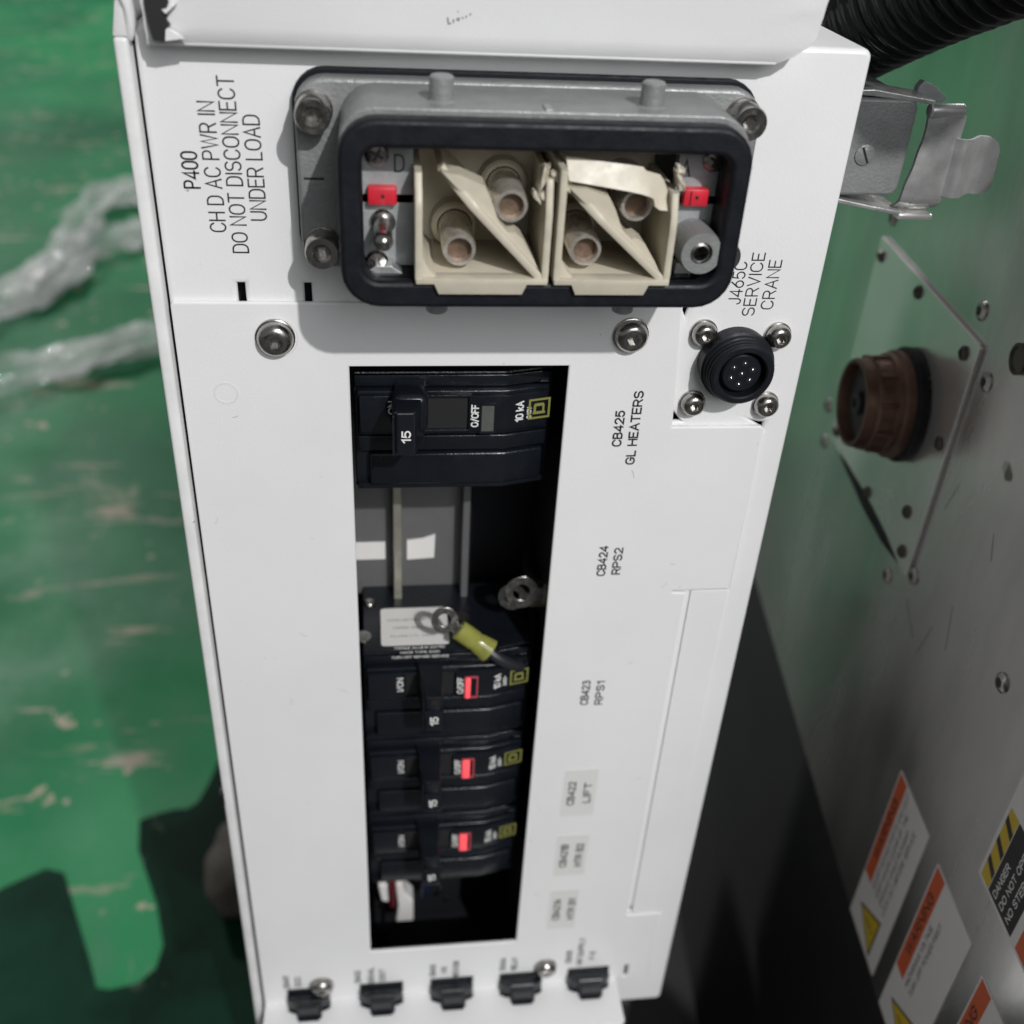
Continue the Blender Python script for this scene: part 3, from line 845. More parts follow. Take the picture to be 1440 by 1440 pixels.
# ring terminals hanging loose in the empty slot
def ring_terminal(name, label, c, ang, tilt, R, sleeve, sleeve_len, sr, grp=None):
    t = Thing(name, label, 'ring terminal', c, group=grp)
    me = plate(circ(c[0], c[2], R, 28), c[1] - 0.45, c[1] + 0.45, [circ(c[0] - 0.1, c[2], R * 0.5, 20)], bv=0.15)
    o3 = V(*c)
    rot = Matrix.Translation(o3) @ Matrix.Rotation(math.radians(tilt), 4, 'X') @ Matrix.Rotation(math.radians(-ang), 4, 'Y') @ Matrix.Translation(-o3)
    me.transform(rot)
    link('ring', me, M['steel'], t, smooth=True)
    nk = prism([(c[0] + R * 0.8, c[2] - R * 0.45), (c[0] + R * 0.8, c[2] + R * 0.45), (c[0] + R * 1.35, c[2] + R * 0.38), (c[0] + R * 1.35, c[2] - R * 0.38)], 'w', c[1] - 0.4, c[1] + 0.6, 0.15)
    nk.transform(rot)
    link('neck', nk, M['steel'], t)
    x0 = R * 1.25
    sl = lathe([(sr * 0.86, x0), (sr, x0 + 0.4), (sr, x0 + sleeve_len * 0.5), (sr * 0.93, x0 + sleeve_len * 0.55), (sr, x0 + sleeve_len * 0.62), (sr * 1.22, x0 + sleeve_len), (sr * 1.1, x0 + sleeve_len), (sr * 0.7, x0 + sleeve_len - 1.5)],
               V(*c), (1, 0, 0), n=20)
    for v in sl.vertices:
        v.co.y = o3.y + (v.co.y - o3.y) * 0.8
    sl.transform(rot)
    link('sleeve', sl, sleeve, t, smooth=True)
    d = rot.to_3x3() @ Vector((1, 0, 0))
    a = o3 + d * (x0 + sleeve_len - 2)
    pts = smoothpath([a, a + d * 8, a + d * 14 + Vector((3, 6, -2)), Vector((60, 30, a.z - 6)), Vector((61, 52, a.z - 6))], 6)
    link('wire', tube(pts, sr * 0.55, 10), M['wire_dark'], t, smooth=True)
    return t
ring_terminal('ring_terminal', 'ring terminal with translucent yellow sleeve in front of the white rating label', (27.6, -10.5, -96.5), -38, -18, 4.5, M['ysleeve'], 13.0, 3.5)
ring_terminal('ring_terminal', 'silver ring terminal nearest the right edge of the window, no yellow sleeve', (53.0, -14.0, -88.6), -8, -14, 5.6, M['lug_tan'], 8, 3.6)
ring_terminal('ring_terminal', 'dull ring terminal half hidden under the silver one at the right of the window', (51.0, -21.0, -96.0), -4, -14, 4.8, M['lug_tan'], 9, 3.4)
# bits visible in the bottom of the bay
t = Thing('terminal_block', 'white plastic block and red wire in the dark bottom of the window', 'terminal block', (10, -40, -262))
link('block', prism([(3.2, -257), (7.8, -257), (7.8, -269), (4.6, -268)], 'w', -38, -30, 0.8), M['stickerw'], t)
link('block', prism([(10.6, -257), (13.6, -257), (14.8, -264), (18.2, -269), (18.2, -283), (10.6, -283), (11.6, -272)], 'w', -38, -30, 0.8), M['stickerw'], t)
link('wire', tube(smoothpath([V(9.2, -52, -290), V(9.2, -34, -276), V(9.0, -30, -266), V(9.2, -30, -250), V(8, -45, -232)], 8), 1.5, 12), M['wire_red'], t, smooth=True)
link('wire', tube(smoothpath([V(25, -52, -282), V(23.5, -32, -268), V(24, -34, -250), V(24, -45, -232)], 8), 1.9, 12), mat('blue_wire', (0.006, 0.012, 0.028), 0.4), t, smooth=True)
link('stem', tube([V(5, -34, -306), V(5, -34, -268)], 0.9, 8), M['steel'], t)
for x, z in ((30, -270), (33, -278), (4.0, -280)):
    link('screw', lathe([(1.3, 0), (1.3, 0.6), (0.6, 1.0)], V(x, -37, z), n=14), M['steel'], t, smooth=True)
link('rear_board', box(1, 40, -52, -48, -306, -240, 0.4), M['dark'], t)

# ------------------------------------------------------------------ five small breakers at the foot
def small_breaker(a, b, label):
    c = (a + b) / 2
    t = Thing('small_circuit_breaker', label, 'small breaker', (c, 0, -300), group='small black breakers along the foot of the box')
    out = [(a + .15, -8), (a + .15, 3.0), (a + 1.9, 4.0), (c - 4.4, 4.6), (c - 3.8, 7.4), (c + 4.0, 7.4), (c + 4.8, 4.3), (b - 1.7, 3.6), (b - .15, 2.8), (b - .15, -8)]
    link('body', prism(out, 'z', -300, -282.4, 0.25), M['bplast'], t)
    link('frame', prism([(a + .15, -8), (a + .15, 0.8), (b - .15, 0.8), (b - .15, -8)], 'z', -284, -280.6, 0.25), M['bplast'], t)
    rk = link('rocker', prism([(2.0, -282.6), (4.5, -282.0), (6.4, -284.5), (6.9, -288), (7.6, -290), (9.2, -294), (9.2, -300), (2, -300)], 'x', c - 4.8, c + 5.4, 0.3), M['bplast2'], t)
    for k, (w, z) in enumerate(((5.2, -282.9), (6.7, -286.3), (7.4, -289.4))):
        link('grip_rib', box(c - 4.6, c + 5.2, w - 0.5, w + 0.5, z - 0.35, z + 0.35, 0.2), M['bplast2'], sub(rk, t))
    return t
labs = ['small black breaker at the far left of the bottom row, under a cover screw', 'small black breaker second from the left in the bottom row',
        'middle small black breaker of the bottom row below the window', 'small black breaker of the bottom row just left of the right-hand cover screw',
        'small black breaker at the far right of the bottom row beside the narrow slot']
for (a, b), l in zip(sw, labs): small_breaker(a, b, l)

# ------------------------------------------------------------------ large power connector
C = Thing('power_connector', 'large grey rectangular power connector with black rim and broken beige insulators', 'power connector', (44.5, 0, 30))
B0 = BASE_W
link('gasket_or_shade', plate(rr(-10.7, 98.9, 29.0, 74.6, 7.5), B0, 1.0, bv=0.2), M['black'], C, smooth=True)
link('flange', plate(rr(-10.0, 98.3, 29.9, 73.7, 7), 1.0, 6.6, bv=0.9), M['cast'], C, smooth=True)
link('dark_mark', plate([(-8.6, 51.2), (-4.0, 51.2), (-4.0, 51.7), (-8.6, 51.7)], 6.5, 6.68), M['ink'], C)  # thin black bar on the flange
# body tapers a little towards the rim
me = plate(rr(0.2, 88.9, 31.2, 73.0, 7.8), 6.0, 29.0, [rr(4.2, 85.2, 36.2, 66.6, 4)], bv=0.4)
link('body', me, M['cast'], C, smooth=True)
for x in (44.0,):
    link('mould_notch', box(x - 0.6, x + 1.0, 24, 28.9, 72.6, 73.4, 0.2), M['cast2'], C)
link('liner', plate(rr(4.1, 85.4, 36.1, 66.7, 4), 7.0, 30.5, [rr(5.0, 84.4, 37.0, 65.8, 3.4)]), M['black'], C, smooth=True)
link('rim_seal', plate(rr(-0.1, 88.7, 31.0, 71.8, 8.4), 28.6, 33.6, [rr(4.9, 84.2, 37.0, 65.8, 3.4)], bv=1.1), M['black'], C, smooth=True)
link('socket_floor', box(4, 86, 3.0, 4.5, 36, 67), M['black'], C)
# locking pegs
for x, s in ((22.0, 1), (67.6, 1), (21.6, -1), (66.4, -1)):
    zb = 72.6 if s > 0 else 31.0
    link('locking_peg', lathe([(3.6, 0), (2.7, 0.8), (2.6, 5.2), (2.2, 5.6)], V(x, 22, zb), (0, 0, s), n=24), M['cast'], C, smooth=True)
    
for x, z in ((-5.6, 67.0), (93.6, 67.8), (-5.0, 36.0), (93.0, 36.0)):
    screw(C, x, 6.6, z, 4.0, 6.2, 1.6, cap=True)
# inner mounting frames with letters
FW = 23.5
link('frame_end', plate([(3.9, 37.2), (16.0, 37.2), (16.0, 65.6), (3.9, 65.6)], FW - 3, FW, [[(3.8, 51.6), (16.1, 51.6), (16.1, 53.4), (3.8, 53.4)]]), M['cast2'], C)
link('frame_end', plate([(75.0, 40.2), (84.4, 40.2), (84.4, 65.6), (75.0, 65.6)], FW - 3, FW, [[(74.9, 52.4), (84.6, 52.4), (84.6, 54.2), (74.9, 54.2)]]), M['cast2'], C)
text('D', 0, 0, 0, 3.9, 2.3, M['ink'], C, bold=0.0, mapf=lambda a, b: V(13.0 + a, FW + 0.08, 60.2 + b))
text('A', 0, 0, 0, 3.9, 2.3, M['ink'], C, bold=0.0, mapf=lambda a, b: V(76.8 + a, FW + 0.08, 60.4 + b))
philips(C, 8.2, FW, 62.2)
philips(C, 7.8, FW, 38.2)
philips(C, 83.0, FW, 62.4)
link('coding_clip', box(6.0, 12.4, FW - 2, FW + 2.4, 51.6, 55.6, 0.5, 2), M['red'], C, smooth=True)
link('coding_clip', box(76.6, 82.4, FW - 2, FW + 2.4, 52.4, 56.4, 0.5, 2), M['red'], C, smooth=True)
for x, z in ((9.3, 53.6), (79.6, 54.5)):
    link('clip_mark', box(x - .35, x + .35, FW + 2.4, FW + 2.48, z - .4, z + .4), M['ink'], C)
link('clip_groove', box(78.0, 78.3, FW + 2.4, FW + 2.5, 52.8, 56.0), M['wire_red'], C)
# guide pin and guide bush
link('guide_pin', lathe([(2.9, 0), (2.9, 1.0), (2.5, 1.6), (2.0, 1.7), (2.0, 11.5), (2.1, 13.0), (1.8, 14.2), (1.1, 15.0), (0.3, 15.2)], V(9.2, FW - 0.6, 47.2), n=24), M['steel'], C, smooth=True)
link('guide_bush', lathe([(5.4, -10), (5.0, 11.0), (4.7, 12.0), (2.6, 12.0), (2.5, 11.6), (2.5, 11.4)], V(80.4, 21.0, 44.0), n=32, cap=(True, False)), M['cast'], C, smooth=True)
link('bush_core', lathe([(2.3, 0), (2.3, 11.3), (1.7, 11.5), (1.6, 11.0), (1.5, 5)], V(80.4, 21.0, 44.0), n=24), M['steel'], C, smooth=True)
link('bush_core_bore', lathe([(1.5, 0), (1.5, 7)], V(80.4, 21.0, 44.0), n=24), M['ink'], C)

# beige insulators: thin walls with a diagonal partition; tops broken away
def wall(a, b, th, w0, w1, jag=0.0, seed=0, wl=None):
    """upright wall from a to b (x,z) with ragged front edge"""
    ax, az = a; bx, bz = b
    L_ = math.hypot(bx - ax, bz - az)
    nx, nz_ = -(bz - az) / L_ * th / 2, (bx - ax) / L_ * th / 2
    n = max(6, int(L_ / 1.2))
    bm = bmesh.new()
    rows = []
    for i in range(n + 1):
        t = i / n
        x, z = ax + (bx - ax) * t, az + (bz - az) * t
        top = w1 + (wl(t) if wl else 0) + jag * noise.noise(Vector((t * L_ * 0.6, seed, 0)))
        jx = jag * 0.12 * noise.noise(Vector((t * L_ * 0.5, seed, 7)))
        rows.append([bm.verts.new(V(x + nx + jx, w0, z + nz_)), bm.verts.new(V(x + nx + jx, top - 0.2, z + nz_)), bm.verts.new(V(x + nx * 0.5 + jx, top, z + nz_ * 0.5)),
                     bm.verts.new(V(x - nx * 0.5 + jx, top, z - nz_ * 0.5)), bm.verts.new(V(x - nx + jx, top - 0.2, z - nz_)), bm.verts.new(V(x - nx + jx, w0, z - nz_))])
    for A, B in zip(rows, rows[1:]):
        for k in range(5): bm.faces.new((A[k], A[k + 1], B[k + 1], B[k]))
        bm.faces.new((A[5], A[0], B[0], B[5]))
    bm.faces.new(rows[0][::-1]); bm.faces.new(rows[-1])
    return tomesh(bm)
def join(meshes):
    bm = bmesh.new()
    for m_ in meshes:
        bm.from_mesh(m_)
        bpy.data.meshes.remove(m_)
    me = bpy.data.meshes.new('j')
    bm.to_mesh(me); bm.free()
    return me
def insulator(x0, x1, dx0, brk):
    dz0 = 58.4 if brk else 61.2
    w0, wf = 8.0, 35.0
    ms = []
    # back block with sloping infill
    ms.append(plate([(x0, 37.4), (x1, 37.4), (x1, 66.0), (x0, 66.0)], 5.0, 9.5, bv=0.2))
    # bottom wall with a lower tab in the middle
    out = [(x0, 39.2), (x0, 37.4), (x0 + 4.2, 37.4), (x0 + 5.2, 35.2), (x1 - 6.0, 35.2), (x1 - 4.8, 37.4), (x1, 37.4), (x1, 39.2)]
    ms.append(prism([(x0, 38.2), (x0, 37.2), (x0 + 4.0, 37.2), (x0 + 5.0, 34.9), (x1 - 5.6, 34.9), (x1 - 4.6, 37.2), (x1, 37.2), (x1, 38.4), (x0, 38.4)], 'w', 30.8, wf, 0.15))
    ms.append(prism([(x0, 37.3), (x1, 37.3), (x1, 38.35), (x0, 38.35)], 'w', w0, 31.0, 0.1))
    ms.append(wall((x0 + 0.6, 37.6), (x0 + 0.6, 60.5 if not brk else 62.5), 1.5, w0, wf - 0.3, 0.3, 1, wl=(lambda t: -max(0, t - .75) * 14) if not brk else None))
    ms.append(wall((x1 - 0.6, 37.6), (x1 - 0.6, 60.0 if not brk else 57.5), 1.5, w0, wf - 0.3, 0.35, 2, wl=(lambda t: -max(0, t - .7) * 6)))
    ms.append(wall((dx0, dz0), (x1 - 1.0, 37.8), 1.7, w0, wf - 0.6, 0.2, 3, wl=lambda t: -max(0, 0.30 - t) * 16))
    # web along the partition, lower than its edge and broken off half way
    ax_, az_, bx_, bz_ = dx0, dz0, x1 - 1.0, 37.8
    ll = math.hypot(bx_ - ax_, bz_ - az_)
    nx_, nz2 = -(bz_ - az_) / ll, (bx_ - ax_) / ll
    prof_ = [(0.02, 0.3), (0.10, 2.4), (0.26, 4.6), (0.36, 3.6), (0.50, 1.6), (0.60, 1.5), (0.63, 2.6), (0.70, 2.9), (0.86, 1.6), (0.99, 0.2)]
    pl_ = [(ax_ + (bx_ - ax_) * t + nx_ * d, az_ + (bz_ - az_) * t + nz2 * d) for t, d in prof_] + [(bx_, bz_), (ax_, az_)]
    ms.append(prism(pl_, 'w', wf - 9.0, wf - 2.4, 0.0))
    # ledge filling the lower left corner
    ms.append(prism([(x0 + 1, 38.0), (x0 + 1, 43.5), (x0 + 3.0, 39.8), (x0 + 6.5, 36.4), (x0 + 5.2, 36.2)], 'w', w0, wf - 1.6, 0.2))
    # top wall, set back
    ms.append(wall((x0 + 2.5, 65.4), (x1 - 1.0, 65.4), 1.0, w0, 27.0, 0.8, 6))
    # rings round the sockets
    return join(ms)
IL = link('insulator', insulator(16.2, 45.4, 21.6, False), M['beige'], C, smooth=True, label='left beige insulator, its upper wall missing')
IR = link('insulator', insulator(46.9, 73.2, 48.9, True), M['beige'], C, smooth=True, label='right beige insulator with a snapped flap across its upper pin')
# snapped flap lying across the right insulator
def flap():
    bm = bmesh.new()
    top = [(48.4, 64.0), (52, 63.7), (57, 63.1), (62, 62.6), (65.4, 62.2), (66.2, 61.4), (69.4, 60.6), (70.4, 59.4), (71.4, 57.6), (72.2, 55.6)]
    bot = [(49.0, 59.6), (52.4, 59.1), (57, 58.4), (61.5, 57.7), (65.2, 57.0), (67.0, 56.5), (68.0, 56.0), (68.5, 54.4), (69.6, 53.6), (72.0, 53.4)]
    R = []
    for (ax, az), (bx, bz) in zip(top, bot):
        row = []
        for k in range(7):
            t = k / 6
            x, z = ax + (bx - ax) * t, az + (bz - az) * t
            w = 29.6 + 2.6 * t + 0.12 * noise.noise(Vector((x * .3, z * .3, 1)))
            row.append((x, w, z))
        R.append(row)
    F = [[bm.verts.new(V(x, w, z)) for x, w, z in r] for r in R]
    B = [[bm.verts.new(V(x, w - 2.6, z - 0.7)) for x, w, z in r] for r in R]
    n, m_ = len(F), 7
    for i in range(n - 1):
        for k in range(m_ - 1):
            bm.faces.new((F[i][k], F[i][k + 1], F[i + 1][k + 1], F[i + 1][k]))
            bm.faces.new((B[i][k], B[i + 1][k], B[i + 1][k + 1], B[i][k + 1]))
        bm.faces.new((F[i][0], F[i + 1][0], B[i + 1][0], B[i][0]))
        bm.faces.new((F[i][6], B[i][6], B[i + 1][6], F[i + 1][6]))
    for k in range(6):
        bm.faces.new((F[0][k], B[0][k], B[0][k + 1], F[0][k + 1]))
        bm.faces.new((F[-1][k], F[-1][k + 1], B[-1][k + 1], B[-1][k]))
    return tomesh(bm)
link('broken_flap', flap(), M['beige'], sub(IR, C), smooth=True, angle=50)
def shard(c, s, seed):
    bm = bmesh.new()
    bmesh.ops.create_icosphere(bm, subdivisions=3, radius=1)
    for v in bm.verts:
        q = v.co.copy()
        d = 1 + 0.45 * noise.noise(q * 1.6 + Vector((seed, 0, 0)))
        for a in range(3):
            q[a] = max(-0.72, min(0.72, q[a]))
        v.co = Vector((q.x * s[0], q.y * s[1], q.z * s[2])) * d
    bmesh.ops.rotate(bm, verts=bm.verts, cent=(0, 0, 0), matrix=Matrix.Rotation(seed, 3, 'Y'))
    bmesh.ops.translate(bm, verts=bm.verts, vec=V(*c))
    return tomesh(bm)
link('broken_shard', shard((43.6, 30, 60.0), (0.9, 3, 3.4), 0.3), M['beige'], sub(IL, C), smooth=True)
link('broken_shard', shard((44.4, 31, 55.6), (2.6, 2.2, 1.0), 0.9), M['beige'], sub(IL, C), smooth=True)
link('broken_shard', shard((42.2, 31, 56.0), (0.7, 2.2, 1.9), 2.6), M['beige'], sub(IL, C), smooth=True)
link('broken_shard', shard((47.2, 30, 60.0), (2.4, 2.2, 1.3), 0.1), M['beige'], sub(IR, C), smooth=True)
link('broken_shard', shard((48.6, 31, 58.0), (1.5, 2.2, 0.9), 0.7), M['beige'], sub(IR, C), smooth=True)
link('broken_shard', shard((73.6, 30, 60.0), (0.9, 2.5, 3.0), -0.35), M['beige'], sub(IR, C), smooth=True)
link('broken_shard', shard((73.3, 31, 62.2), (1.6, 1.5, 1.0), 0.6), M['beige'], sub(IR, C), smooth=True)
# contact pins
for i, (x, z, wt) in enumerate(((26.0, 43.2, 30), (37.1, 53.2, 30), (54.4, 43.5, 30), (65.6, 53.0, 27.5))):
    p = link('contact_pin', lathe([(3.9, -6), (3.8, wt - 15.8), (3.5, wt - 15), (2.8, wt - 15), (2.7, wt - 17.4)], V(x, 15, z), n=32, cap=(True, False)), M['silver'], C, smooth=True)
    link('pin_bore', lathe([(2.72, 0), (2.72, 0.1)], V(x, 15 + wt - 17.4, z), n=32), M['copper'], sub(p, C))
    link('pin_collar', lathe([(5.6, 0), (5.4, 4.0), (4.8, 4.6), (4.1, 4.6), (4.0, 1.0)], V(x, 9.4, z), n=32, cap=(True, False)), M['beige'], sub(p, C), smooth=True)
# scrap of metal foil in the bottom of the shell
link('frame_tab', prism([(5.0, 36.9), (13.5, 36.9), (11.0, 38.6), (7.5, 38.6)], 'w', 24, 28, 0.1), M['zinc'], C)
link('frame_tab', prism([(76.5, 37.0), (80.5, 37.0), (80.0, 39.6), (76.7, 39.6)], 'w', 24, 27, 0.1), M['zinc'], C)

# ------------------------------------------------------------------ small round connector
R_ = Thing('round_connector', 'black round seven-pin connector in the notch below the SERVICE CRANE print', 'round connector', (105.3, B0, 1))
def rl(name, prof, m, **k):
    return link(name, lathe([(r, h - B0) for r, h in prof], V(105.3, B0, 1.0), n=44, **k), m, R_, smooth=True)
rl('coupling_ring', [(10.0, -1.6), (10.3, 0.6), (10.3, 3.2), (9.7, 3.6), (9.6, 4.0), (9.9, 4.3), (9.6, 4.8), (9.2, 5.0), (9.5, 5.5), (9.2, 6.0), (8.9, 6.1), (9.2, 6.7), (8.9, 7.2), (8.6, 7.3), (8.7, 7.9), (8.2, 8.4), (7.0, 8.4), (6.6, 8.0), (6.5, 4.6), (6.4, 4.5)], M['black'], cap=(True, False))
rl('insert', [(6.5, 3.0), (6.5, 4.7), (5.6, 5.0), (5.5, 6.6), (5.1, 7.0)], M['bplast2'])
for i in range(7):
    a = 2 * math.pi * i / 6 + 0.4
    rd = 3.1 if i < 6 else 0
    x, z = 105.3 + rd * math.cos(a), 1.0 + rd * math.sin(a)
    link('contact_hole', lathe([(0.85, 0), (0.85, 0.12)], V(x, 6.95, z), n=14), M['ink'], R_)
    link('contact', lathe([(0.36, 0), (0.36, 0.3), (0.15, 0.45)], V(x, 7.0, z), n=12), M['steel'], R_, smooth=True)
link('key_notch', box(113.6, 116.0, 0.5, 4.4, 0.2, 1.6, 0.2), M['white_edge'], R_)
for x, z in ((95.6, 9.4), (116.6, 8.6), (95.6, -12.0), (117.2, -12.6)):
    screw(R_, x, B0, z, 3.5, 2.8, 1.15)

# ------------------------------------------------------------------ grey hood connector with latch, right of the box
Lc = Thing('latched_connector', 'grey connector hood with bright steel locking lever beside the upper right of the box', 'connector', (140, -60, 36))
link('housing', plate(rr(112, 155.6, 38.4, 65.0, 3.2), -62, -30, bv=1.0), M['cast'], Lc, smooth=True)
s = link('slotted_screw', lathe([(2.9, 0), (2.9, 0.35), (2.6, 0.55)], V(143.2, -30.0, 49.9), n=24), M['cast'], Lc, smooth=True)
bm = bmesh.new(); abox(bm, 143.2 - 2.4, 143.2 + 2.4, -29.6, -29.35, 49.6, 50.2)
bmesh.ops.rotate(bm, verts=bm.verts, cent=V(143.2, 0, 49.9), matrix=Matrix.Rotation(math.radians(62), 3, 'Y'))
link('slot', tomesh(bm), M['steel_dark'], sub(s, Lc))
def sheet(fn, nu, nv, th):
    bm = bmesh.new()
    F, B = [], []
    for j in range(nv + 1):
        F.append([bm.verts.new(V(*fn(i / nu, j / nv, 0))) for i in range(nu + 1)])
        B.append([bm.verts.new(V(*fn(i / nu, j / nv, -th))) for i in range(nu + 1)])
    for j in range(nv):
        for i in range(nu):
            bm.faces.new((F[j][i], F[j][i + 1], F[j + 1][i + 1], F[j + 1][i]))
            bm.faces.new((B[j][i], B[j + 1][i], B[j + 1][i + 1], B[j][i + 1]))
    for i in range(nu):
        bm.faces.new((F[0][i], B[0][i], B[0][i + 1], F[0][i + 1]))
        bm.faces.new((F[nv][i], F[nv][i + 1], B[nv][i + 1], B[nv][i]))
    for j in range(nv):
        bm.faces.new((F[j][0], F[j + 1][0], B[j + 1][0], B[j][0]))
        bm.faces.new((F[j][nu], B[j][nu], B[j + 1][nu], F[j + 1][nu]))
    return tomesh(bm)
def lever(u, v, t):
    z = 34.2 + v * 26.6
    xl = 156.4 + 2.9 * min(1, v * 1.4) + 0.16 * math.sin(v * 17)
    xr = 169.4 + 0.8 * v
    return (xl + (xr - xl) * u, -30 + t + 1.0 * math.sin(u * 3.1) - (2.4 * max(0, 0.12 - v) / 0.12) ** 1.5, z)
lv = link('locking_lever', sheet(lever, 14, 18, 1.2), M['zinc'], Lc, smooth=True, angle=50)
def tongue(u, v, t):
    z0, z1 = 38.8, 55.0
    x = 168.0 + u * 15.0 + 0.6 * (1 - v)
    k = max(0, u - 0.78) / 0.22
    ins = 3.2 * (1 - math.sqrt(max(0, 1 - k * k)))
    z = z0 + ins + (z1 - z0 - 2 * ins) * v
    w = -30 + t + 2.2 * math.sin(u * 6.6) - 1.0 * u
    return (x, w, z)
link('tongue', sheet(tongue, 26, 14, 1.2), M['zinc'], sub(lv, Lc), smooth=True, angle=50)
link('roll', lathe([(1.7, 0), (2.0, 0.4), (2.0, 9.4), (1.6, 10)], V(159.0, -30.5, 62.0), (1, 0, 0.02), n=24), M['zinc'], sub(lv, Lc), smooth=True)
link('lower_hook', box(157.4, 168.0, -36, -29.5, 31.8, 33.6, 0.6), M['wallplate'], sub(lv, Lc), smooth=True)
link('arm', prism([(138, 67.0), (142, 67.2), (160, 64.8), (160, 63.6), (142, 65.4), (138, 65.6)], 'w', -42, -30, 0.3), M['zinc'], Lc)
link('arm', prism([(136, 38.0), (150, 35.4), (159, 34.0), (159, 32.8), (150, 34.2), (136, 36.6)], 'w', -44, -30, 0.3), M['zinc'], Lc)
link('arm', prism([(159.5, 62), (159.8, 66.0), (161, 67.6), (164, 66.6), (169, 63.4), (168, 62)], 'w', -44, -41, 0.3), M['cast2'], Lc)
link('pivot', lathe([(2.2, 0), (2.2, 6), (1.8, 6.5)], V(134, -38, 67.8), (1, 0, 0), n=18), M['cast'], Lc, smooth=True)
link('frame_rail', prism([(152, 38), (157.2, 42.5), (158.4, 44), (157.4, 64), (156.0, 64), (156.8, 46), (152, 40)], 'w', -44, -38, 0.3), M['cast'], Lc)

# corrugated hose
ctrl = [Vector((150, 112, 60)), Vector((152, 84, 74)), Vector((160, 48, 93)), Vector((172, 10, 112)), Vector((178, -45, 138)), Vector((186, -110, 180))]
path = smoothpath(ctrl, 60)
acc, L0 = [0.0], 0.0
for a, b in zip(path, path[1:]):
    L0 += (b - a).length
    acc.append(L0)
# resample evenly, then put on the corrugations
step = 0.55
pts, k = [], 0
d = 0.0
while d < L0:
    while acc[k + 1] < d: k += 1
    t = (d - acc[k]) / (acc[k + 1] - acc[k])
    pts.append(path[k].lerp(path[k + 1], t))
    d += step
hose = link('corrugated_hose', tube(pts, 16, 40, rf=lambda i, k: 17.0 + 1.5 * max(-0.75, math.cos(i * step * 2 * math.pi / 4.6))), M['hose'], None, smooth=True, angle=80)
tag(hose, 'black corrugated hose running off past the upper right corner of the box', 'hose')

# ------------------------------------------------------------------ steel side panel of the machine
HD = Vector((0.0998066, 0.9950069, 0))
NN = Vector((-HD.y, HD.x, 0))
W0 = Vector((212, 100, 0))
def wp(s, z, o=0.0):
    p = W0 + HD * s + NN * o
    return Vector((p.x, p.y, z))
def wplate(pts, o0, o1, holes=(), bv=0.0):
    """plate on the side panel: outline in (s, z), thickness from o0 to o1 off its face"""
    me = plate(pts, o0, o1, holes, bv)
    for v in me.vertices:
        x, y, z = v.co
        v.co = wp(x, z, -y)
    me.update()
    me.flip_normals()
    return me
def wtext(s_, cs, cz, cap, ln, m, parent, o=0.35, bold=0.0):
    # reads upwards, tops away from the camera (+s)
    return text(s_, 0, 0, 0, cap, ln, m, parent, bold=bold, mapf=lambda a, b: wp(cs + b, cz + a, o))
SP = Thing('steel_side_panel', 'dull brushed steel machine panel receding along the right of the white box', 'steel panel', (200, -100, -260))
link('sheet', wplate([(-245, -266.5), (420, -222), (420, 98), (-245, 98)], -3, 0, bv=0.3), M['wall'], SP)
pl = link('mounting_plate', wplate(rr(-57.3, 50.2, -96 - 14.6, -14.4, 1.5), 0.05, 1.6, bv=0.3), M['wallplate'], SP, smooth=True)
link('gasket_or_shade', wplate([(52, -109.5), (20, -109.5), (-40, -109.5), (-46, -111), (-25, -113), (0, -115), (25, -114.2), (45, -112)], 0.05, 0.28), M['black'], sub(pl, SP))  # black wedge painting the shadow line along the plate's lower edge
link('gap_shade', wplate([(34.3, -109.3), (19, -108.3), (2, -107.6), (-14, -107.4), (-31.5, -108.0), (-48.4, -110.2), (-30, -113.2), (-3.3, -113.7), (19.5, -111.8)], 1.55, 1.75), M['black'], sub(pl, SP))  # black patch painting the dark reflection where the plate lifts
for s_, z in ((-48.5, -21.2), (-51.5, -55), (-43.4, -89.6), (-49, -104), (44, -21), (44.5, -104), (-5, -105.5), (0, -19)):
    link('screw', lathe([(2.6, 0), (2.6, 0.8), (1.6, 1.6), (1.2, 0.8)], wp(s_, z, 1.6), NN, n=18), M['steel_dark'], sub(pl, SP), smooth=True)
for s_, z in ((-48.4, -5.7), (-66.0, -23.2), (-40.4, -122.0), (-60.5, -107.1), (66.5, -102.6), (60, -118.3), (-133.1, -93.4), (46, -5.5), (35.3, 76)):
    so = link('screw', lathe([(3.4, 0), (3.4, 0.5), (2.5, 1.2), (1.6, 1.3), (1.4, 0.6)], wp(s_, z, 0), NN, n=20), M['steel'], SP, smooth=True)
    link('recess', lathe([(1.6, 0), (1.6, 0.1)], wp(s_, z, 1.25), NN, n=12), M['ink'], sub(so, SP))
link('round_hole', lathe([(5.0, 0), (5.0, 1.2), (3.8, 1.6), (3.4, 1.0)], wp(-80.5, -7.9, 0), NN, n=28), M['steel_dark'], SP, smooth=True)
# scratches on the panel
for (a, b) in (((-70, -60), (-66, -73)), ((-60, -118), (-74, -126)), ((-84, -112), (-80, -128)), ((-92, -96), (-97, -112)), ((-100, -60), (-104, -68))):
    dx, dz = b[0] - a[0], b[1] - a[1]
    l_ = math.hypot(dx, dz); nx, nz = -dz / l_ * 0.12, dx / l_ * 0.12
    link('scratch', wplate([(a[0] + nx, a[1] + nz), (a[0] - nx, a[1] - nz), (b[0] - nx, b[1] - nz), (b[0] + nx, b[1] + nz)], 0.0, 0.05), M['steel_dark'], SP)
# charcoal sheet under the panel
KB = link('dark_sheet', wplate([(-245, -590), (420, -590), (420, -224), (-245, -268)], -40, -8), M['charcoal'], SP, label='charcoal sheet set back under the steel panel')

